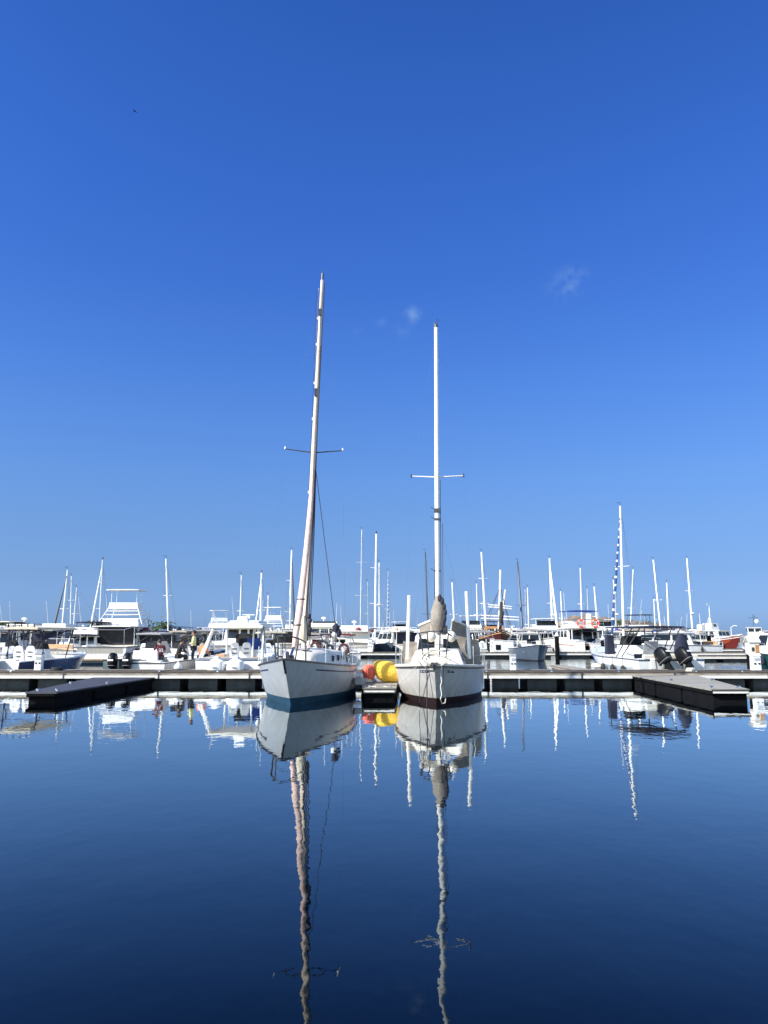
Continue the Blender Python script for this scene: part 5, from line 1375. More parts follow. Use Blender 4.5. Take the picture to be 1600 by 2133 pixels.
# ------------------------------------------------------------------ boats on and behind the second pontoon
def tt_boat():
    t, H = console_boat('pale slate open boat with flared bow towards us and white canopy', xat(1105, 66), 66.2, PI, L=8.2, B=2.75, hullm=SLATEH, bottom=BLACKB, topm=GREYC, framem=WHITE, zb=1.32, zm=1.0, zs=.95, top_z=2.55, top_l=2.8, engines=2, group=None)
tt_boat()
def trawler_stern():
    x, y = xat(1204, 80), 80.0
    t = thing('flybridge_trawler', 'white flybridge trawler seen from astern with two orange life rings and blue bimini', 'motor yacht', (x, y, 0), 0)
    L, B = 11, 3.9
    H = Hull(L, B, 1.8, 1.3, 1.25, rake=1.2, tr=.9, gw=.92, flare=.2); H.build(t, (WHITE, BLUEB, CREAM), boot=.12, open_=(.03, .3, .22, .6))
    H.rail(t, 'rub_rail', .9, .04, WOODL)
    c = cabin(t, 'cabin', WHITE, 0, .2, 1.2, 3.1, 5.2, 1.55, 2.95, 4.8, 0, [(0, .06, .46, .30, .9), (0, .50, .80, .0, .94), (0, .84, .96, .35, .9), (1, .08, .3, .45, .85), (1, .38, .6, .45, .85), (1, .68, .9, .45, .85), (3, .08, .3, .45, .85), (3, .38, .6, .45, .85), (3, .68, .9, .45, .85)])
    MB().box(0, -.9, 2.74, 3.4, 6.6, .10).build('boat_deck', WHITE, t, bevel=.03)
    posts(t, 'deck_posts', WHITE, [((sx * 1.5, -4.0, 1.2), (sx * 1.5, -4.0, 2.74)) for sx in (-1, 1)], .05)
    m = MB(); q = [(-1.6, 1.0, 3.6), (-1.6, -4.1, 3.6), (1.6, -4.1, 3.6), (1.6, 1.0, 3.6)]
    m.tube(q, .03, 5); m.tube([(x_, y_, z_ - .4) for x_, y_, z_ in q], .02, 5)
    for a, b in ((-1.6, -4.1), (1.6, -4.1), (-.5, -4.1), (.5, -4.1), (-1.6, -1.5), (1.6, -1.5)): m.tube([(a, b, 2.8), (a, b, 3.6)], .025, 5)
    m.build('deck_rail', STEEL, t)
    for i, xx in enumerate((-.62, .78)):
        r = MB().torus((xx, -4.2, 3.22), .34, .10, 'y', 20, 8).build('life_ring', mat('life_ring_orange', (.75, .10, .04), .5), t, smooth=True)
        bnd = MB()
        for a in range(4):
            an = PI / 4 + a * PI / 2; bnd.box(xx + .34 * math.cos(an), -4.2, 3.22 + .34 * math.sin(an) - .06, .12, .23, .12)
        bnd.build('ring_band', WHITE, r)
    MB().box(0, -.2, 2.84, 2.6, 2.2, .65, top=.95).build('flybridge', WHITE, t, bevel=.06)
    roof_slab(t, 'bimini', BLUEC, 0, -.8, 4.45, 3.5, 3.4, th=.05, camber=.12)
    posts(t, 'bimini_frame', STEEL, [((sx * 1.5, yy, 2.84), (sx * 1.6, yy2, 4.47)) for sx in (-1, 1) for yy, yy2 in ((-2.4, -2.3), (.7, .8))], .025)
    MB().box(.35, -3.4, 2.84, .5, .4, 1.35, top=.9).build('crane_post', CREAM, t, bevel=.03)
    MB().box(0, -5.55, .3, 3.2, .7, .1).build('swim_platform', TEAK, t)
    whip(t, [(-1.2, 0, 3.4), (-1.3, -.3, 6.4)], .02)
trawler_stern()
def tall_ship():
    D = 82
    x, y = xat(1050, D), D + 6
    t = thing('tall_ship', 'dark red wooden tall ship with white yards, bow towards us', 'sailing ship', (x, y, 0), PI - .06)
    H = Hull(14, 4.3, 2.5, 1.7, 2.1, rake=2.0, tr=.7, gw=.86, flare=.3, p=2.4); H.build(t, (DRED, BLACKB, WOODL), boot=.25)
    H.rail(t, 'rub_rail', .93, .08, WOODL); H.rail(t, 'bulwark_rail', 1.06, .06, DARKST)
    b = H.pt(1, 1, 1)
    MB().tube([b + Vector((0, -1.5, .1)), b + Vector((0, 3.4, 1.9))], [.18, .09], 8).build('bowsprit', DARKST, t, smooth=True)
    F = Frame(x, y, PI - .06)
    for nm, py0, D2, r, xs in (('foremast', 1187, D + 4, .17, 1042.5), ('mainmast', 1228, D + 9, .15, 1053)):
        tp = F.loc(at(xs, py0, D2)); ft = Vector((tp.x * .4, tp.y, 1.6))
        mst = MB().tube([ft, tp], [r, r * .6], 8).build(nm, ALU if nm == 'foremast' else CREAMM, t, smooth=True)
        for py, w in (((1262, 1.3), (1266.5, 1.3), (1284, 2.1), (1290, 2.1)) if nm == 'foremast' else ()):
            z = F.loc(at(xs, py, D2)).z; k = (z - ft.z) / (tp.z - ft.z); c = ft.lerp(tp, k)
            MB().tube([c + Vector((-w, .2, -.1)), c + Vector((0, .25, .02)), c + Vector((w, .2, .12))], [.05, .10, .05], 6).build('yard', WHITE, mst, smooth=True)
        sr = MB()
        for s in (-1, 1):
            for k in (.3, .4, .5): sr.tube([tp.lerp(ft, .25), H.pt(k + (.25 if nm == 'foremast' else -.05), s, 1)], .02, 4)
        sr.build('shrouds', DARKST, t)
    fm = F.loc(at(1042.5, 1200, D + 4)); MB().tube([fm, b + Vector((0, 3.3, 1.85))], .02, 4).build('forestay', DARKST, t)
    MB().tube([b + Vector((0, .6, .6)), b + Vector((0, .9, 3.0))], .25, 8, r2=.14).build('furled_jib', DARKST, t, smooth=True)
    cabin(t, 'deckhouse', WOODL, 0, -2.4, 1.7, 2.2, 3.4, 1.4, 2.0, 3.2, 0, [(2, .1, .45, .4, .8), (2, .55, .9, .4, .8)])
    m = MB()
    for i in range(9):
        for s in (-1, 1): p = H.pt(.3 + .08 * i, s, 1.0); m.tube([p, p + Vector((0, 0, .45))], .05, 4)
    m.build('bulwark_baluster', WHITE, t)
tall_ship()
def red_trawler():
    D = 104
    x = xat(1506, D)
    t = thing('red_trawler', 'white wheelhouse trawler with red hull and tall signal mast, far right', 'trawler', (x, D + 3, 0), PI + .55); t.scale = (.68, .68, .70)
    H = Hull(13, 4.8, 3.0, 2.0, 2.1, rake=1.6, tr=.8, gw=.85, flare=.3); H.build(t, (REDP, BLACKB, CREAM), boot=.3)
    H.rail(t, 'rub_rail', .9, .07, WHITE)
    H.rail(t, 'bulwark_rail', 1.08, .06, WHITE, q0=.45)
    c = cabin(t, 'wheelhouse', WHITE, 0, .4, 2.0, 3.8, 5.4, 1.9, 3.6, 4.6, -.2, [(2, .05, .33, .5, .88), (2, .37, .63, .5, .88), (2, .67, .95, .5, .88), (1, .06, .26, .5, .88), (1, .32, .52, .5, .88), (1, .58, .78, .3, .88), (3, .2, .45, .5, .88), (3, .55, .8, .5, .88)])
    roof_slab(t, 'wheelhouse_roof', WHITE, 0, .2, 3.88, 4.2, 5.4)
    u = cabin(t, 'upper_bridge', OFFW, 0, -.3, 4.0, 2.4, 2.4, 1.35, 2.1, 2.0, 0, [(2, .3, .7, .5, .9), (3, .2, .5, .5, .9)])
    MB().tube([(0, -.3, 5.3), (0, -.3, 6.4)], .32, 10, r2=.18).build('funnel', OFFW, t, smooth=True)
    m = MB(); m.tube([(0, -.3, 6.3), (0, -.3, 9.0)], .09, 8, r2=.05); m.build('signal_mast', WHITE, t)
    MB().box(.25, -.3, 8.9, .9, .05, .32).build('pennant', WHITE, t)
    posts(t, 'mast_braces', OFFW, [((sx * 1.1, -.3, 5.3), (0, -.3, 6.9)) for sx in (-1, 1)], .03)
    MB().box(1.5, -1.5, 4.0, .9, 1.2, 1.1, top=.9).build('locker', OFFW, t, bevel=.04)
    whip(t, [(1.5, -1.5, 5.1), (1.5, -1.6, 7.3)], .035)
    m = MB(); m.tube([(-1.6, 3.2, 3.0), (-1.6, 3.2, 4.5), (-1.9, 3.7, 4.9), (-2.1, 4.2, 4.8)], .06, 6); m.build('davit', WHITE, t)
    m = MB()
    for i in range(3): m.tube([H.pt(.93 - .04 * i, 1, 1), H.pt(.80 - .04 * i, 1, .45) + Vector((.1, 0, 0)), H.pt(.72 - .03 * i, 1, .12) + Vector((.25, 0, 0))], .035, 5)
    m.build('bow_chains', ORANGE, t)
red_trawler()
def pilot_boat():
    D = 128
    t = thing('pilot_boat', 'blue hulled workboat with white wheelhouse and cross shaped mast at the right horizon', 'workboat', (xat(1586, D), D + 2, 0), PI - .35); t.scale = (.74, .74, .74)
    H = Hull(12, 4.6, 2.4, 1.6, 1.5, rake=1.4, tr=.85, gw=.88, flare=.3); H.build(t, (NAVY, BLACKB, GREYC), boot=.3)
    H.rail(t, 'fender_rail', .95, .12, RUBBER)
    c = cabin(t, 'deckhouse', WHITE, 0, .3, 1.6, 3.2, 4.6, 1.5, 2.6, 3.0, 0)
    w = cabin(t, 'wheelhouse', WHITE, 0, .4, 3.0, 2.7, 2.6, 1.6, 3.0, 2.9, 0, [(2, .06, .46, .42, .85), (2, .54, .94, .42, .85), (3, .1, .9, .42, .85), (1, .1, .9, .42, .85)])
    roof_slab(t, 'wheelhouse_roof', WHITE, 0, .4, 4.58, 3.5, 3.3)
    posts(t, 'signal_mast', DARKST, [((0, .3, 4.6), (0, .3, 7.6)), ((-1.0, .3, 6.8), (1.0, .3, 6.8)), ((-.3, .3, 6.8), (-.3, .3, 7.4))], .06)
    MB().ell((-.7, .4, 6.0), .45, .3, .45, 10, 8).build('radome', WHITE, t, smooth=True)
    posts(t, 'side_ladder', BLUEC, [((-1.4 - .9 * i, 1.4 - i * .6, 2.0 + .2 * (2 - i)), (-1.4 - .9 * i, 1.4 - i * .6, 4.2 - .7 * i)) for i in range(4)] + [((-1.4, 1.4, 4.2), (-4.1, -.4, 2.1))], .05)
pilot_boat()

# motor yachts: label, pixel x, distance, heading (deg, 0 = stern to us), options
def add_cruisers():
    C = lambda label, px, D, deg, **k: cruiser(label, xat(px, D + k.get('L', 11) * .4 * abs(math.cos(R(deg)))), D + k.get('L', 11) * .5 * abs(math.cos(R(deg))), R(deg), group='white motor yachts across the harbour', **k)
    top = lambda py, D: at(800, py, D).z
    C('sportfishing boat with white tubular tower, stern towards us, left of the crewed open boat', 248, 56, 3, L=12.5, B=4.3, fb=1.35, roof=2.7, top=top(1312, 62), tower=top(1272, 66) , whips=1, cab_w=.84)
    C('cabin boat with navy bimini between the navy hull and the tower sportfisher', 187, 56, -14, L=9.0, B=3.2, fb=1.1, roof=2.05, top=top(1297, 60), topm=NAVYC, whips=1, hullm=OFFW)
    C('large grey sided yacht with dark windows behind the navy hulled console boat', 84, 74, -62, L=10, B=3.7, fb=1.3, roof=2.5, hullm=SLATEH, cabm=LGREYH, topm=LGREYH, whips=0, cab_l=.6)
    C('flybridge yacht with white hard top and small dome at the far left', 36, 68, 10, L=11, B=3.8, fb=1.2, roof=2.5, top=top(1297, 72), radar='dome', whips=1)
    C('white cruiser with hard top cut by the left edge of the photo', 0, 60, 15, L=10, B=3.6, fb=1.2, roof=2.45, whips=1)
    C('flybridge yacht with shaded top above the beige hard top', 116, 66, -8, L=10.5, B=3.6, fb=1.2, roof=2.5, top=top(1298, 70), topm=OFFW, whips=2)
    C('broad yacht with navy flat roof and dark windows right of the tower sportfisher', 345, 58, -6, L=12, B=4.6, fb=1.15, roof=2.3, topm=NAVYC, cabm=GREYC, whips=1, cab_l=.58, cab_w=.86)
    C('white cruiser with open bar radar above the yellow shirted person', 416, 70, 12, L=10.5, B=3.6, fb=1.2, roof=2.35, radar='bar', whips=1)
    C('flybridge yacht with white enclosed bridge behind the big white hard top boat', 512, 64, -5, L=12.5, B=4.2, fb=1.3, roof=2.75, top=top(1289, 68), radar='bar', whips=2)
    C('distant sportfisher with slender tower above the big white hard top boat', 451, 104, 20, L=11.5, B=4.0, fb=1.3, roof=2.5, tower=top(1294, 108), whips=0)
    C('distant sportfisher with pale tower left of the pink furled sail', 570, 92, -12, L=11.5, B=4.0, fb=1.3, roof=2.6, tower=top(1290, 96), whips=0)
    C('cream trawler yacht with square windows right of the pink furled sail', 672, 76, 186, L=12, B=4.3, fb=1.5, roof=2.9, top=top(1292, 74), cabm=CREAM, topm=CREAM, radar='dome', whips=1)
    C('white flybridge yacht, stern to us, between the grey blue sailboat and the dark sloop', 737, 74, 2, L=11.5, B=4.3, fb=1.45, roof=2.45, top=top(1304, 78), cabm=WHITE, topm=WHITE, radar='dome', whips=1, stripe=REDP, aft_door=False)
    C('white cruiser with dark windows left of the white pole of the ivory sailboat', 826, 82, 24, L=10.5, B=3.7, fb=1.2, roof=2.5, whips=1, topm=OFFW)
    C('white cruiser far behind with low arch, left of the tall white pole', 835, 118, 10, L=12, B=4, fb=1.4, roof=2.9, top=4.2, whips=1, topm=OFFW)
    C('white cabin cruiser with dark side window just right of the brown screen', 984, 84, 200, L=9.5, B=3.5, fb=1.25, roof=2.55, topm=GREYC, whips=0)
    C('white two deck yacht behind the right white pole', 985, 96, 170, L=13, B=4.4, fb=1.5, roof=3.0, top=4.6, whips=1)
    C('small cruiser with navy top left of the tall ship', 1022, 100, 190, L=9.5, B=3.4, fb=1.2, roof=2.5, top=3.9, topm=NAVYC, whips=0)
    C('cruiser with dark blue canvas right of the tall ship', 1082, 112, 160, L=10, B=3.6, fb=1.2, roof=2.6, canvas=NAVYC, topm=NAVYC, whips=0)
    C('white boat with red waist behind the pale slate open boat', 1088, 84, 96, L=9.5, B=3.4, fb=1.1, roof=2.3, hullm=WHITE, stripe=REDP, topm=OFFW, whips=0)
    C('white flybridge yacht bow on between the canopy boat and life ring trawler', 1140, 82, 182, L=11, B=3.9, fb=1.4, roof=2.7, top=3.9, whips=1, rails=True)
    C('white cruiser right of the life ring trawler', 1262, 88, 186, L=10.5, B=3.7, fb=1.3, roof=2.7, top=3.9, whips=1)
    C('cream hulled cabin boat behind the bow of the white twin outboard boat', 1290, 78, 165, L=9.5, B=3.4, fb=1.3, roof=2.45, cabm=CREAM, whips=0)
    C('brown roofed cruiser above the dark canopy of the twin outboard boat', 1316, 90, 100, L=11, B=3.8, fb=1.3, roof=2.95, topm=BEIGEC, whips=1)
    C('flybridge yacht with navy bimini above the dark canopy', 1335, 98, 60, L=12, B=4.0, fb=1.4, roof=2.8, top=4.7, topm=NAVYC, whips=1)
    C('white cruiser seen through the canopy frame of the twin outboard boat', 1372, 76, 95, L=11.5, B=3.8, fb=1.2, roof=2.3, whips=0, cab_l=.55)
    C('white boat with stacked gear left of the red hulled trawler', 1416, 84, 150, L=10.5, B=3.7, fb=1.25, roof=2.5, whips=2, topm=OFFW)
    C('dark hulled white decked boat left of the red trawler', 1446, 96, 108, L=6.8, B=2.8, fb=1.3, roof=2.2, hullm=BLACKB, whips=0)
    C('white sport cruiser at far left beneath the yellow pennant', 14, 84, -20, L=11, B=3.8, fb=1.2, roof=2.6, top=3.6, whips=1)
    C('white cruiser behind the orange topped person', 445, 84, -60, L=10.5, B=3.6, fb=1.2, roof=2.3, whips=0)
    C('white cruiser behind the pulpit of the grey blue sailboat', 590, 80, 8, L=10.5, B=3.8, fb=1.3, roof=2.5, whips=1, topm=OFFW)
    C('white cruiser behind the furled pink sail foot', 618, 98, -8, L=12, B=4.2, fb=1.4, roof=2.9, top=4.0, whips=0)
    C('long low cruiser between the twin outboard boat and the red trawler', 1405, 106, 85, L=12, B=3.8, fb=1.3, roof=2.6, whips=1)
    C('low white cruiser behind the dark sloop mast', 772, 100, 80, L=11, B=3.7, fb=1.3, roof=2.7, whips=0)
add_cruisers()

def add_consoles():
    def K(label, px, D, rz, **k):
        return console_boat(label, xat(px, D), D, rz, group='smaller open boats across the harbour', **k)
    K('small open boat with grey top and dark frame behind the left edge', 18, 48, .25, topm=GREYC, framem=DARKST, top_z=2.5, engines=1, seats=False)
    K('open boat with navy top between the beige hard top and the navy bimini', 146, 66, -.5, topm=NAVYC, framem=DARKST, hullm=OFFW, top_z=2.5, engines=0)
    K('small blue hulled open boat at the second pontoon left of the tower sportfisher', 196, 66, -1.3, topm=OFFW, framem=STEEL, hullm=NAVY, L=6.2, B=2.2, ttop=False, engines=1, seats=False)
    K('open boat with grey sprayhood and dark frame behind the crewed open boat', 318, 52, -.15, topm=GREYC, framem=DARKST, hullm=OFFW, top_z=2.2, engines=0)
    K('open boat with olive canopy behind the yellow shirted person', 388, 52, -.6, topm=TAUPEC, framem=DARKST, hullm=SLATEH, top_z=2.35, engines=1, seats=False)
    K('open boat with white top behind the orange topped person', 428, 56, .4, topm=WHITE, framem=STEEL, top_z=2.4, engines=2)
    K('open boat with black frame behind the pulpit of the grey blue sailboat', 566, 54, .2, topm=BEIGEC, framem=DARKST, top_z=2.3, engines=1)
    K('open boat with taupe top right of the pink furled sail foot', 652, 58, -.3, topm=TAUPEC, framem=DARKST, hullm=OFFW, top_z=2.2, engines=1)
    K('open boat with red canopy and white frame behind the grey blue sailboat stern', 712, 62, .15, topm=REDP, framem=WHITE, top_z=2.15, engines=1)
    K('open boat with black outboards right of the brown canvas screen', 1008, 78.5, .1, topm=GREYC, framem=STEEL, top_z=2.5, L=6.4, engines=2, eng_z=.25)
    K('open boat with navy top behind the life ring trawler', 1236, 78, 2.7, topm=NAVYC, framem=STEEL, top_z=2.5, engines=1)
    K('open boat with taupe top behind the dark canopy of the twin outboard boat', 1338, 52, -.5, topm=TAUPEC, framem=DARKST, hullm=OFFW, top_z=2.45, engines=1)
    K('open boat with white top and many rod holders right of the twin outboards', 1424, 86, .5, topm=WHITE, framem=STEEL, top_z=2.4, engines=1)
    K('open boat with navy canopy behind the rolled navy canvas', 1396, 88, 1.3, topm=NAVYC, framem=DARKST, top_z=2.5, engines=1)
add_consoles()
def add_far_row():
    top = lambda py, D: at(800, py, D).z
    far = [(58, 138, 20, 'left of the dark palm tuft', 1306), (168, 132, 70, 'under the short pale mast third from the left', 1308), (285, 140, -30, 'right of the white tower', 1311), (372, 136, 15, 'right of the lone mast above the navy roof', 1312),
           (480, 142, 80, 'under the thin mast with wind vane', 1310), (556, 134, -10, 'under the short mast between the pale towers', 1308), (640, 140, 30, 'right of the pink furled sail', 1310), (703, 130, 5, 'left of the slim pale blue mast', 1307),
           (815, 134, -20, 'behind the spiral furled sail between the front sailboats', 1309), (868, 140, 60, 'left of the dark lower mast', 1310), (940, 136, 10, 'right of the taupe sail cover', 1308), (1068, 140, -15, 'between the tall ship and the dark leaning mast', 1312),
           (1186, 138, 75, 'behind the life ring trawler cabin', 1312), (1352, 134, 20, 'under the faint pale mast right of the tallest', 1309), (1400, 138, -25, 'under the short white mast above the canopy', 1311), (1456, 140, 50, 'between the radar mast and the red trawler', 1313)]
    hulls = [WHITE, NAVY, OFFW, WHITE, SLATEH, WHITE, CREAM]
    for i, (px, D, deg, where, py) in enumerate(far):
        cruiser('small distant cruiser in the far row, ' + where, xat(px, D), D, R(deg), L=9 + i % 4, B=3.6, fb=1.25, roof=2.6 + .1 * (i % 3), top=top(py, D) if i % 2 else None, hullm=hulls[i % 7], topm=[WHITE, NAVYC, OFFW, BEIGEC][i % 4], whips=1 + i % 3, radar=[None, 'dome', 'bar'][i % 3], group='distant cruisers in the far row')
add_far_row()

# sailing boats: masts placed where the photo shows them
S = far_sailboat
S('sloop with dark furled headsail, leftmost of the masts', (141, 1187), (127, 1330), 96, furl=DARKST, fdx=-18, rl=None)
S('sloop with thin white mast and upper spreader just right of the dark furled headsail', (149, 1200), (146, 1330), 112, spread=(.62,), r=.07)
S('short pale mast third from the left', (160, 1224), (151, 1330), 118, r=.08, spread=(.5,))
S('ketch with wide white furled headsail left of the tower sportfisher', (214, 1166), (206, 1330), 88, furl=ALU, fdx=-20, mm=SILVER, spread=(.4, .72), head='cap', r=.10)
S('lone sailboat mast above the navy roofed yacht', (346, 1164), (352, 1330), 92, mm=ALU, spread=(.55,))
S('thin mast with wind vane above the white enclosed bridge', (503, 1198), (499, 1330), 106, r=.08)
S('sloop with pale furled headsail right of the white enclosed bridge', (545, 1193), (542, 1330), 94, furl=SILVER, fdx=-12, head='cap')
S('short white mast between the two pale towers and the pink sail', (559, 1240), (557, 1330), 110, r=.09)
S('tall bright mast with two pairs of white spreaders left of the pink sail', (608, 1146), (603, 1330), 96, spread=(.32, .66), furl=DARKM, fdx=14, r=.13)
S('tall slim pale blue mast halfway between the two front sailboats, left one', (754, 1103), (750.5, 1330), 110, r=.10, mm=SILVER, spread=(.4, .7))
S('thin grey mast just left of the dark sloop', (766, 1212), (767, 1330), 120, r=.06, mm=SILVER)
# dark sloop, bow towards us
S('dark slate sloop with bright white mast, bow towards us at the second pontoon', (784, 1112), (781, 1330), 84, hullm=SLATEH, bottom=BLACKB, rz=PI + .42, r=.12, spread=(.35, .68), L=11.5, head='cap', boomc=DRED)
S('mast with radar dome close right of the dark sloop', (790, 1172), (790.5, 1330), 106, radar=.45, r=.09)
S('mast with blue and white spiral furled sail between the front sailboats', (809, 1190), (805, 1330), 118, furl=SPIRALG, fdx=4, r=.06, mm=SILVER)
S('dark lower mast just left of the ivory sailboat mast', (886, 1150), (893, 1330), 98, mm=DARKM, r=.10, spread=(.3,))
S('slim mast right of the taupe sail cover', (942, 1213), (948, 1330), 100, furl=None, radar=None, r=.11)
S('short slim mast right of the right white pole', (993, 1216), (995, 1330), 112, r=.09)
S('tall leaning white mast left of the tall ship', (1003, 1150), (1014, 1330), 92, r=.12, spread=(.42, .7))
S('dark leaning mast right of the tall ship', (1078, 1170), (1091, 1330), 94, mm=DARKM, r=.10, furl=DARKM, fdx=-4)
S('thin grey mast right of the dark leaning mast', (1094, 1228), (1095, 1330), 124, mm=SILVER, r=.06)
S('short white mast with low spreader above the white canopy', (1099, 1224), (1102, 1330), 112, r=.08, spread=(.3,))
S('white mast with radar platform left of the life ring trawler', (1145, 1163), (1152, 1330), 106, radar=.30, r=.14, furl=ALU, fdx=10)
S('short white mast above the blue bimini left side', (1168, 1232), (1173, 1330), 112, r=.10)
S('slender mast rising behind the blue bimini of the life ring trawler', (1209, 1183), (1213, 1330), 110, r=.10, spread=(.5,))
S('short mast right of the one behind the blue bimini', (1223, 1226), (1227, 1330), 118, r=.08, mm=SILVER)
S('white mast leaning left, right of the life ring trawler', (1238, 1222), (1247, 1330), 98, r=.11)
S('tallest right hand mast with navy spiral furled headsail', (1292, 1054), (1299, 1330), 78, furl=SPIRAL, fdx=-32, r=.125, spread=(.55,), L=13)
S('mast with radar dome between the spiral sail and the tallest mast', (1278, 1208), (1286, 1330), 100, radar=.42, r=.09)
S('faint pale mast right of the tallest mast', (1319, 1186), (1312, 1330), 122, r=.09)
S('white mast leaning left above the dark canopy', (1361, 1166), (1379, 1330), 102, r=.12, furl=SILVER, fdx=-5, spread=(.5,))
S('short white mast right of the leaning one above the canopy', (1389, 1214), (1394, 1330), 106, r=.11, spread=())
S('white mast with radar platform left of the red hulled trawler', (1431, 1163), (1444, 1330), 112, radar=.32, r=.13, spread=(.6,))
S('short faint mast left of the one leaning above the canopy', (1362, 1248), (1366, 1330), 124, r=.09, spread=())

# ------------------------------------------------------------------ shore
def hills():
    m = MB(); n = 60; rings = []
    prof = lambda px: 0.0
    pts = [(1040, 1328), (1080, 1322), (1120, 1312), (1150, 1304), (1180, 1290), (1205, 1281), (1230, 1283), (1255, 1286), (1290, 1292), (1330, 1294), (1370, 1302), (1410, 1313), (1450, 1326), (1500, 1330)]
    rnd = random.Random(2); vs = []; fs = []
    D0, nx, ny = 520.0, 70, 14
    def hgt(px):
        for (a, ya), (b, yb) in zip(pts, pts[1:]):
            if a <= px <= b: return at(px, ya + (yb - ya) * (px - a) / (b - a), D0).z
        return 0
    for j in range(ny + 1):
        f = j / ny; yy = D0 - 110 + 260 * f; prof = math.sin(PI * min(1, f / .85 if f < .425 else .5 + (f - .425) / 1.15)) 
        for i in range(nx + 1):
            px = 1040 + 460 * i / nx
            h = max(0, hgt(px)) * prof * (1 + .10 * rnd.uniform(-1, 1)) - .5
            vs.append((at(px, 1330, D0).x * (1 + (yy - D0) / 2500), yy, h))
    for j in range(ny):
        for i in range(nx):
            a = j * (nx + 1) + i; fs.append((a, a + 1, a + nx + 2, a + nx + 1))
    m.add(vs, fs)
    struct(m.build('hill', HILLM, None, smooth=True))
hills()
bw = MB(); rnd = random.Random(11)
for i in range(420):
    x = -190 + 380 * i / 420 + rnd.uniform(-.6, .6); s = rnd.uniform(.8, 1.7)
    for k in range(3):
        bw.ell((x + rnd.uniform(-.5, .5), 300 + rnd.uniform(-2.2, 2.2), .5 + .7 * k * rnd.uniform(.6, 1)), s, s * rnd.uniform(.8, 1.2), s * .7, 6, 4)
o = bw.build('breakwater_rocks', ROCK, None); o['kind'] = 'stuff'
def house(label, px0, px1, ytop, D, m, rm, storeys=2):
    x0, x1 = at(px0, 1320, D).x, at(px1, 1320, D).x; h = at((px0 + px1) / 2, ytop, D).z; w = x1 - x0
    t = thing('waterfront_house', label, 'house', ((x0 + x1) / 2, D + 5, 0))
    base = 1.0
    b = MB().box(0, 0, -.5, w, 9, h + .5).build('wall', m, t)
    if rm is TERRA: MB().box(0, 0, h, w * 1.04, 9.6, 1.3, top=.55, topy=.3).build('roof', rm, t)
    else:
        MB().box(0, 0, h, w * 1.03, 9.3, .25).build('roof', rm, t); MB().box(w * .2, 0, h + .25, w * .3, 4, 1.0).build('roof_room', m, t)
    n = max(2, int(w / 2.6))
    for s in range(storeys):
        for i in range(n):
            z = base + (h - base) * (s + .22) / storeys
            o = MB().box(-w / 2 + w * (i + .5) / n, -4.52, z, w / n * .5, .10, (h - base) / storeys * .55).build('window', GLASS, t)
    MB().box(0, -5.1, base + (h - base) / storeys - .2, w * .9, 1.2, .15).box(0, -5.65, base + (h - base) / storeys - .05, w * .9, .08, .8).build('balcony', m, t)
house('cream two storey waterfront building left of the life ring trawler', 1108, 1152, 1308, 170, PLASTER, PLASTER)
house('small terracotta house at the foot of the hill, left side', 1142, 1170, 1303, 240, TERRA, PLASTER, 1)
house('grey green house behind the right side of the life ring trawler', 1238, 1262, 1300, 230, mat('grey_green_plaster', (.20, .23, .17), .9), PLASTER)
house('cream house on the hill foot below the spiral furled sail', 1262, 1292, 1312, 210, PLASTER, TERRA, 1)
house('terracotta house right of the tallest mast', 1296, 1330, 1308, 250, TERRA, TERRA, 2)
def palm(label, px, py, D, h=None, seed=0, s=1.0):
    top = at(px, py, D); t = thing('palm_tree', label, 'palm tree', (top.x, D, 0), 0, 'palms on the far shore')
    rnd = random.Random(seed); H_ = top.z
    MB().tube([(0, 0, -.5), (rnd.uniform(-.2, .2), 0, H_ * .5), (0, 0, H_)], [.30 * s, .2 * s, .16 * s], 8).build('trunk', BARK, t, smooth=True)
    m = MB()
    for i in range(26):
        a = rnd.uniform(0, 2 * PI); up = rnd.uniform(-.25, 1.0); L = rnd.uniform(1.7, 2.6) * s; n = 7; pts = []
        for k in range(n + 1):
            f = k / n; pts.append(Vector((math.cos(a) * L * f * (1 - .25 * up), math.sin(a) * L * f * (1 - .25 * up), H_ + L * (up * f - (.55 + .4 * up) * f * f))))
        sd = Vector((-math.sin(a), math.cos(a), 0))
        for k in range(1, n + 1):
            w = .55 * s * math.sin(PI * min(1, k / n * .9 + .08)); p = pts[k]; q = pts[k - 1]
            for s_ in (-1, 1):
                tip = p.lerp(q, -.4) + sd * s_ * w - Vector((0, 0, .28 * w)); m.add([q, p, tip], [(0, 1, 2)])
                m.add([q, q.lerp(p, .4), tip - (p - q) * .6], [(0, 1, 2)])
    m.build('crown', FROND, t)
palm('palm crown at the far left above the white hard top', 9, 1301, 120, seed=1, s=1.1)
palm('dark palm tuft between the two flybridge tops at left', 71, 1306, 130, seed=2, s=1.2)
palm('palm between the navy bimini and the tower sportfisher', 205, 1302, 130, seed=3, s=1.5)
palm('palm crown above the navy roofed yacht', 341, 1303, 140, seed=4, s=1.3)
palm('palm tuft on the shore right of the cream building roof', 1131, 1298, 190, seed=5, s=1.5)
palm('palm crown on the hill foot left of the tallest mast', 1283, 1297, 220, seed=6, s=1.6)
palm('second palm right of the cream building roof', 1150, 1303, 200, seed=7, s=1.3)
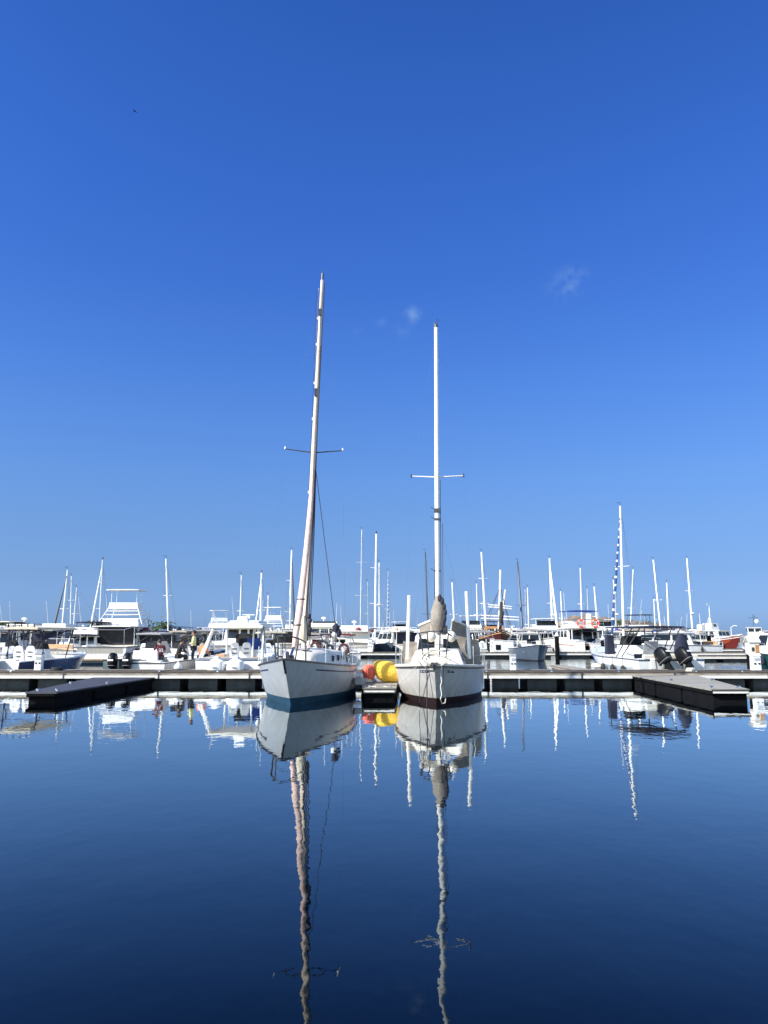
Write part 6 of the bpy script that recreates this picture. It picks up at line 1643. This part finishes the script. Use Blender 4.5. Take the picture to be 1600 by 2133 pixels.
def shrub(label, px, py, D, w, seed):
    top = at(px, py, D); t = thing('shore_tree', label, 'tree', (top.x, D, 0), 0, 'bushy trees on the far shore')
    rnd = random.Random(seed)
    MB().tube([(0, 0, -.5), (.2, 0, top.z * .5), (0, .1, top.z * .8)], [.35, .25, .12], 7).tube([(.1, 0, top.z * .45), (w * .25, 0, top.z * .8)], .12, 5).build('trunk', BARK, t)
    m = MB()
    cl = [(rnd.uniform(-.5, .5) * w, rnd.uniform(-.4, .4) * w, top.z * rnd.uniform(.5, .92)) for _ in range(9)]
    for i in range(700):
        c = rnd.choice(cl); d = Vector((rnd.gauss(0, 1), rnd.gauss(0, 1), rnd.gauss(0, .8))) * w * .13; p = Vector(c) + d
        a = Vector((rnd.uniform(-1, 1), rnd.uniform(-1, 1), rnd.uniform(-1, 1))).normalized() * .32; b = a.cross(Vector((rnd.uniform(-1, 1), rnd.uniform(-1, 1), 1))).normalized() * .2
        m.add([p - a, p + b, p + a, p - b], [(0, 1, 2, 3)])
    m.build('crown', BUSH, t)
shrub('dark bushy tree behind the navy roofed yacht', 302, 1309, 150, 9, 1)
shrub('green bushy tree right of the life ring trawler', 1270, 1303, 230, 10, 2)
shrub('low bushy tree left of the navy bimini', 228, 1312, 150, 8, 3)
shrub('low dark bush on the shore behind the tallest mast', 1330, 1300, 260, 12, 4)

# ------------------------------------------------------------------ bird
def bird():
    p = at(281, 232, 46.0)
    t = thing('flying_bird', 'small dark bird gliding high in the left of the sky', 'bird', tuple(p), 0)
    b = MB(); b.tube([(-.07, -.12, .06), (-.04, -.03, .03), (0, .03, 0), (.01, .06, -.01)], [.012, .032, .035, .015], 8)
    b.build('body', BLACK, t, smooth=True)
    for s, pts in ((1, [(0, 0, .01), (.10, .01, -.05), (.19, -.02, -.11)]), (-1, [(0, 0, .02), (-.06, .01, .09), (-.10, -.02, .15)])):
        w = MB(); 
        for i in range(2):
            a, c = Vector(pts[i]), Vector(pts[i + 1]); k0, k1 = (.05, .045, .012)[i], (.05, .045, .012)[i + 1]
            w.slab([a + Vector((0, k0, 0)), a - Vector((0, k0, 0)), c - Vector((0, k1 * 1.4, 0)), c + Vector((0, k1, 0))], .008)
        w.build('wing', BLACK, t)
bird()
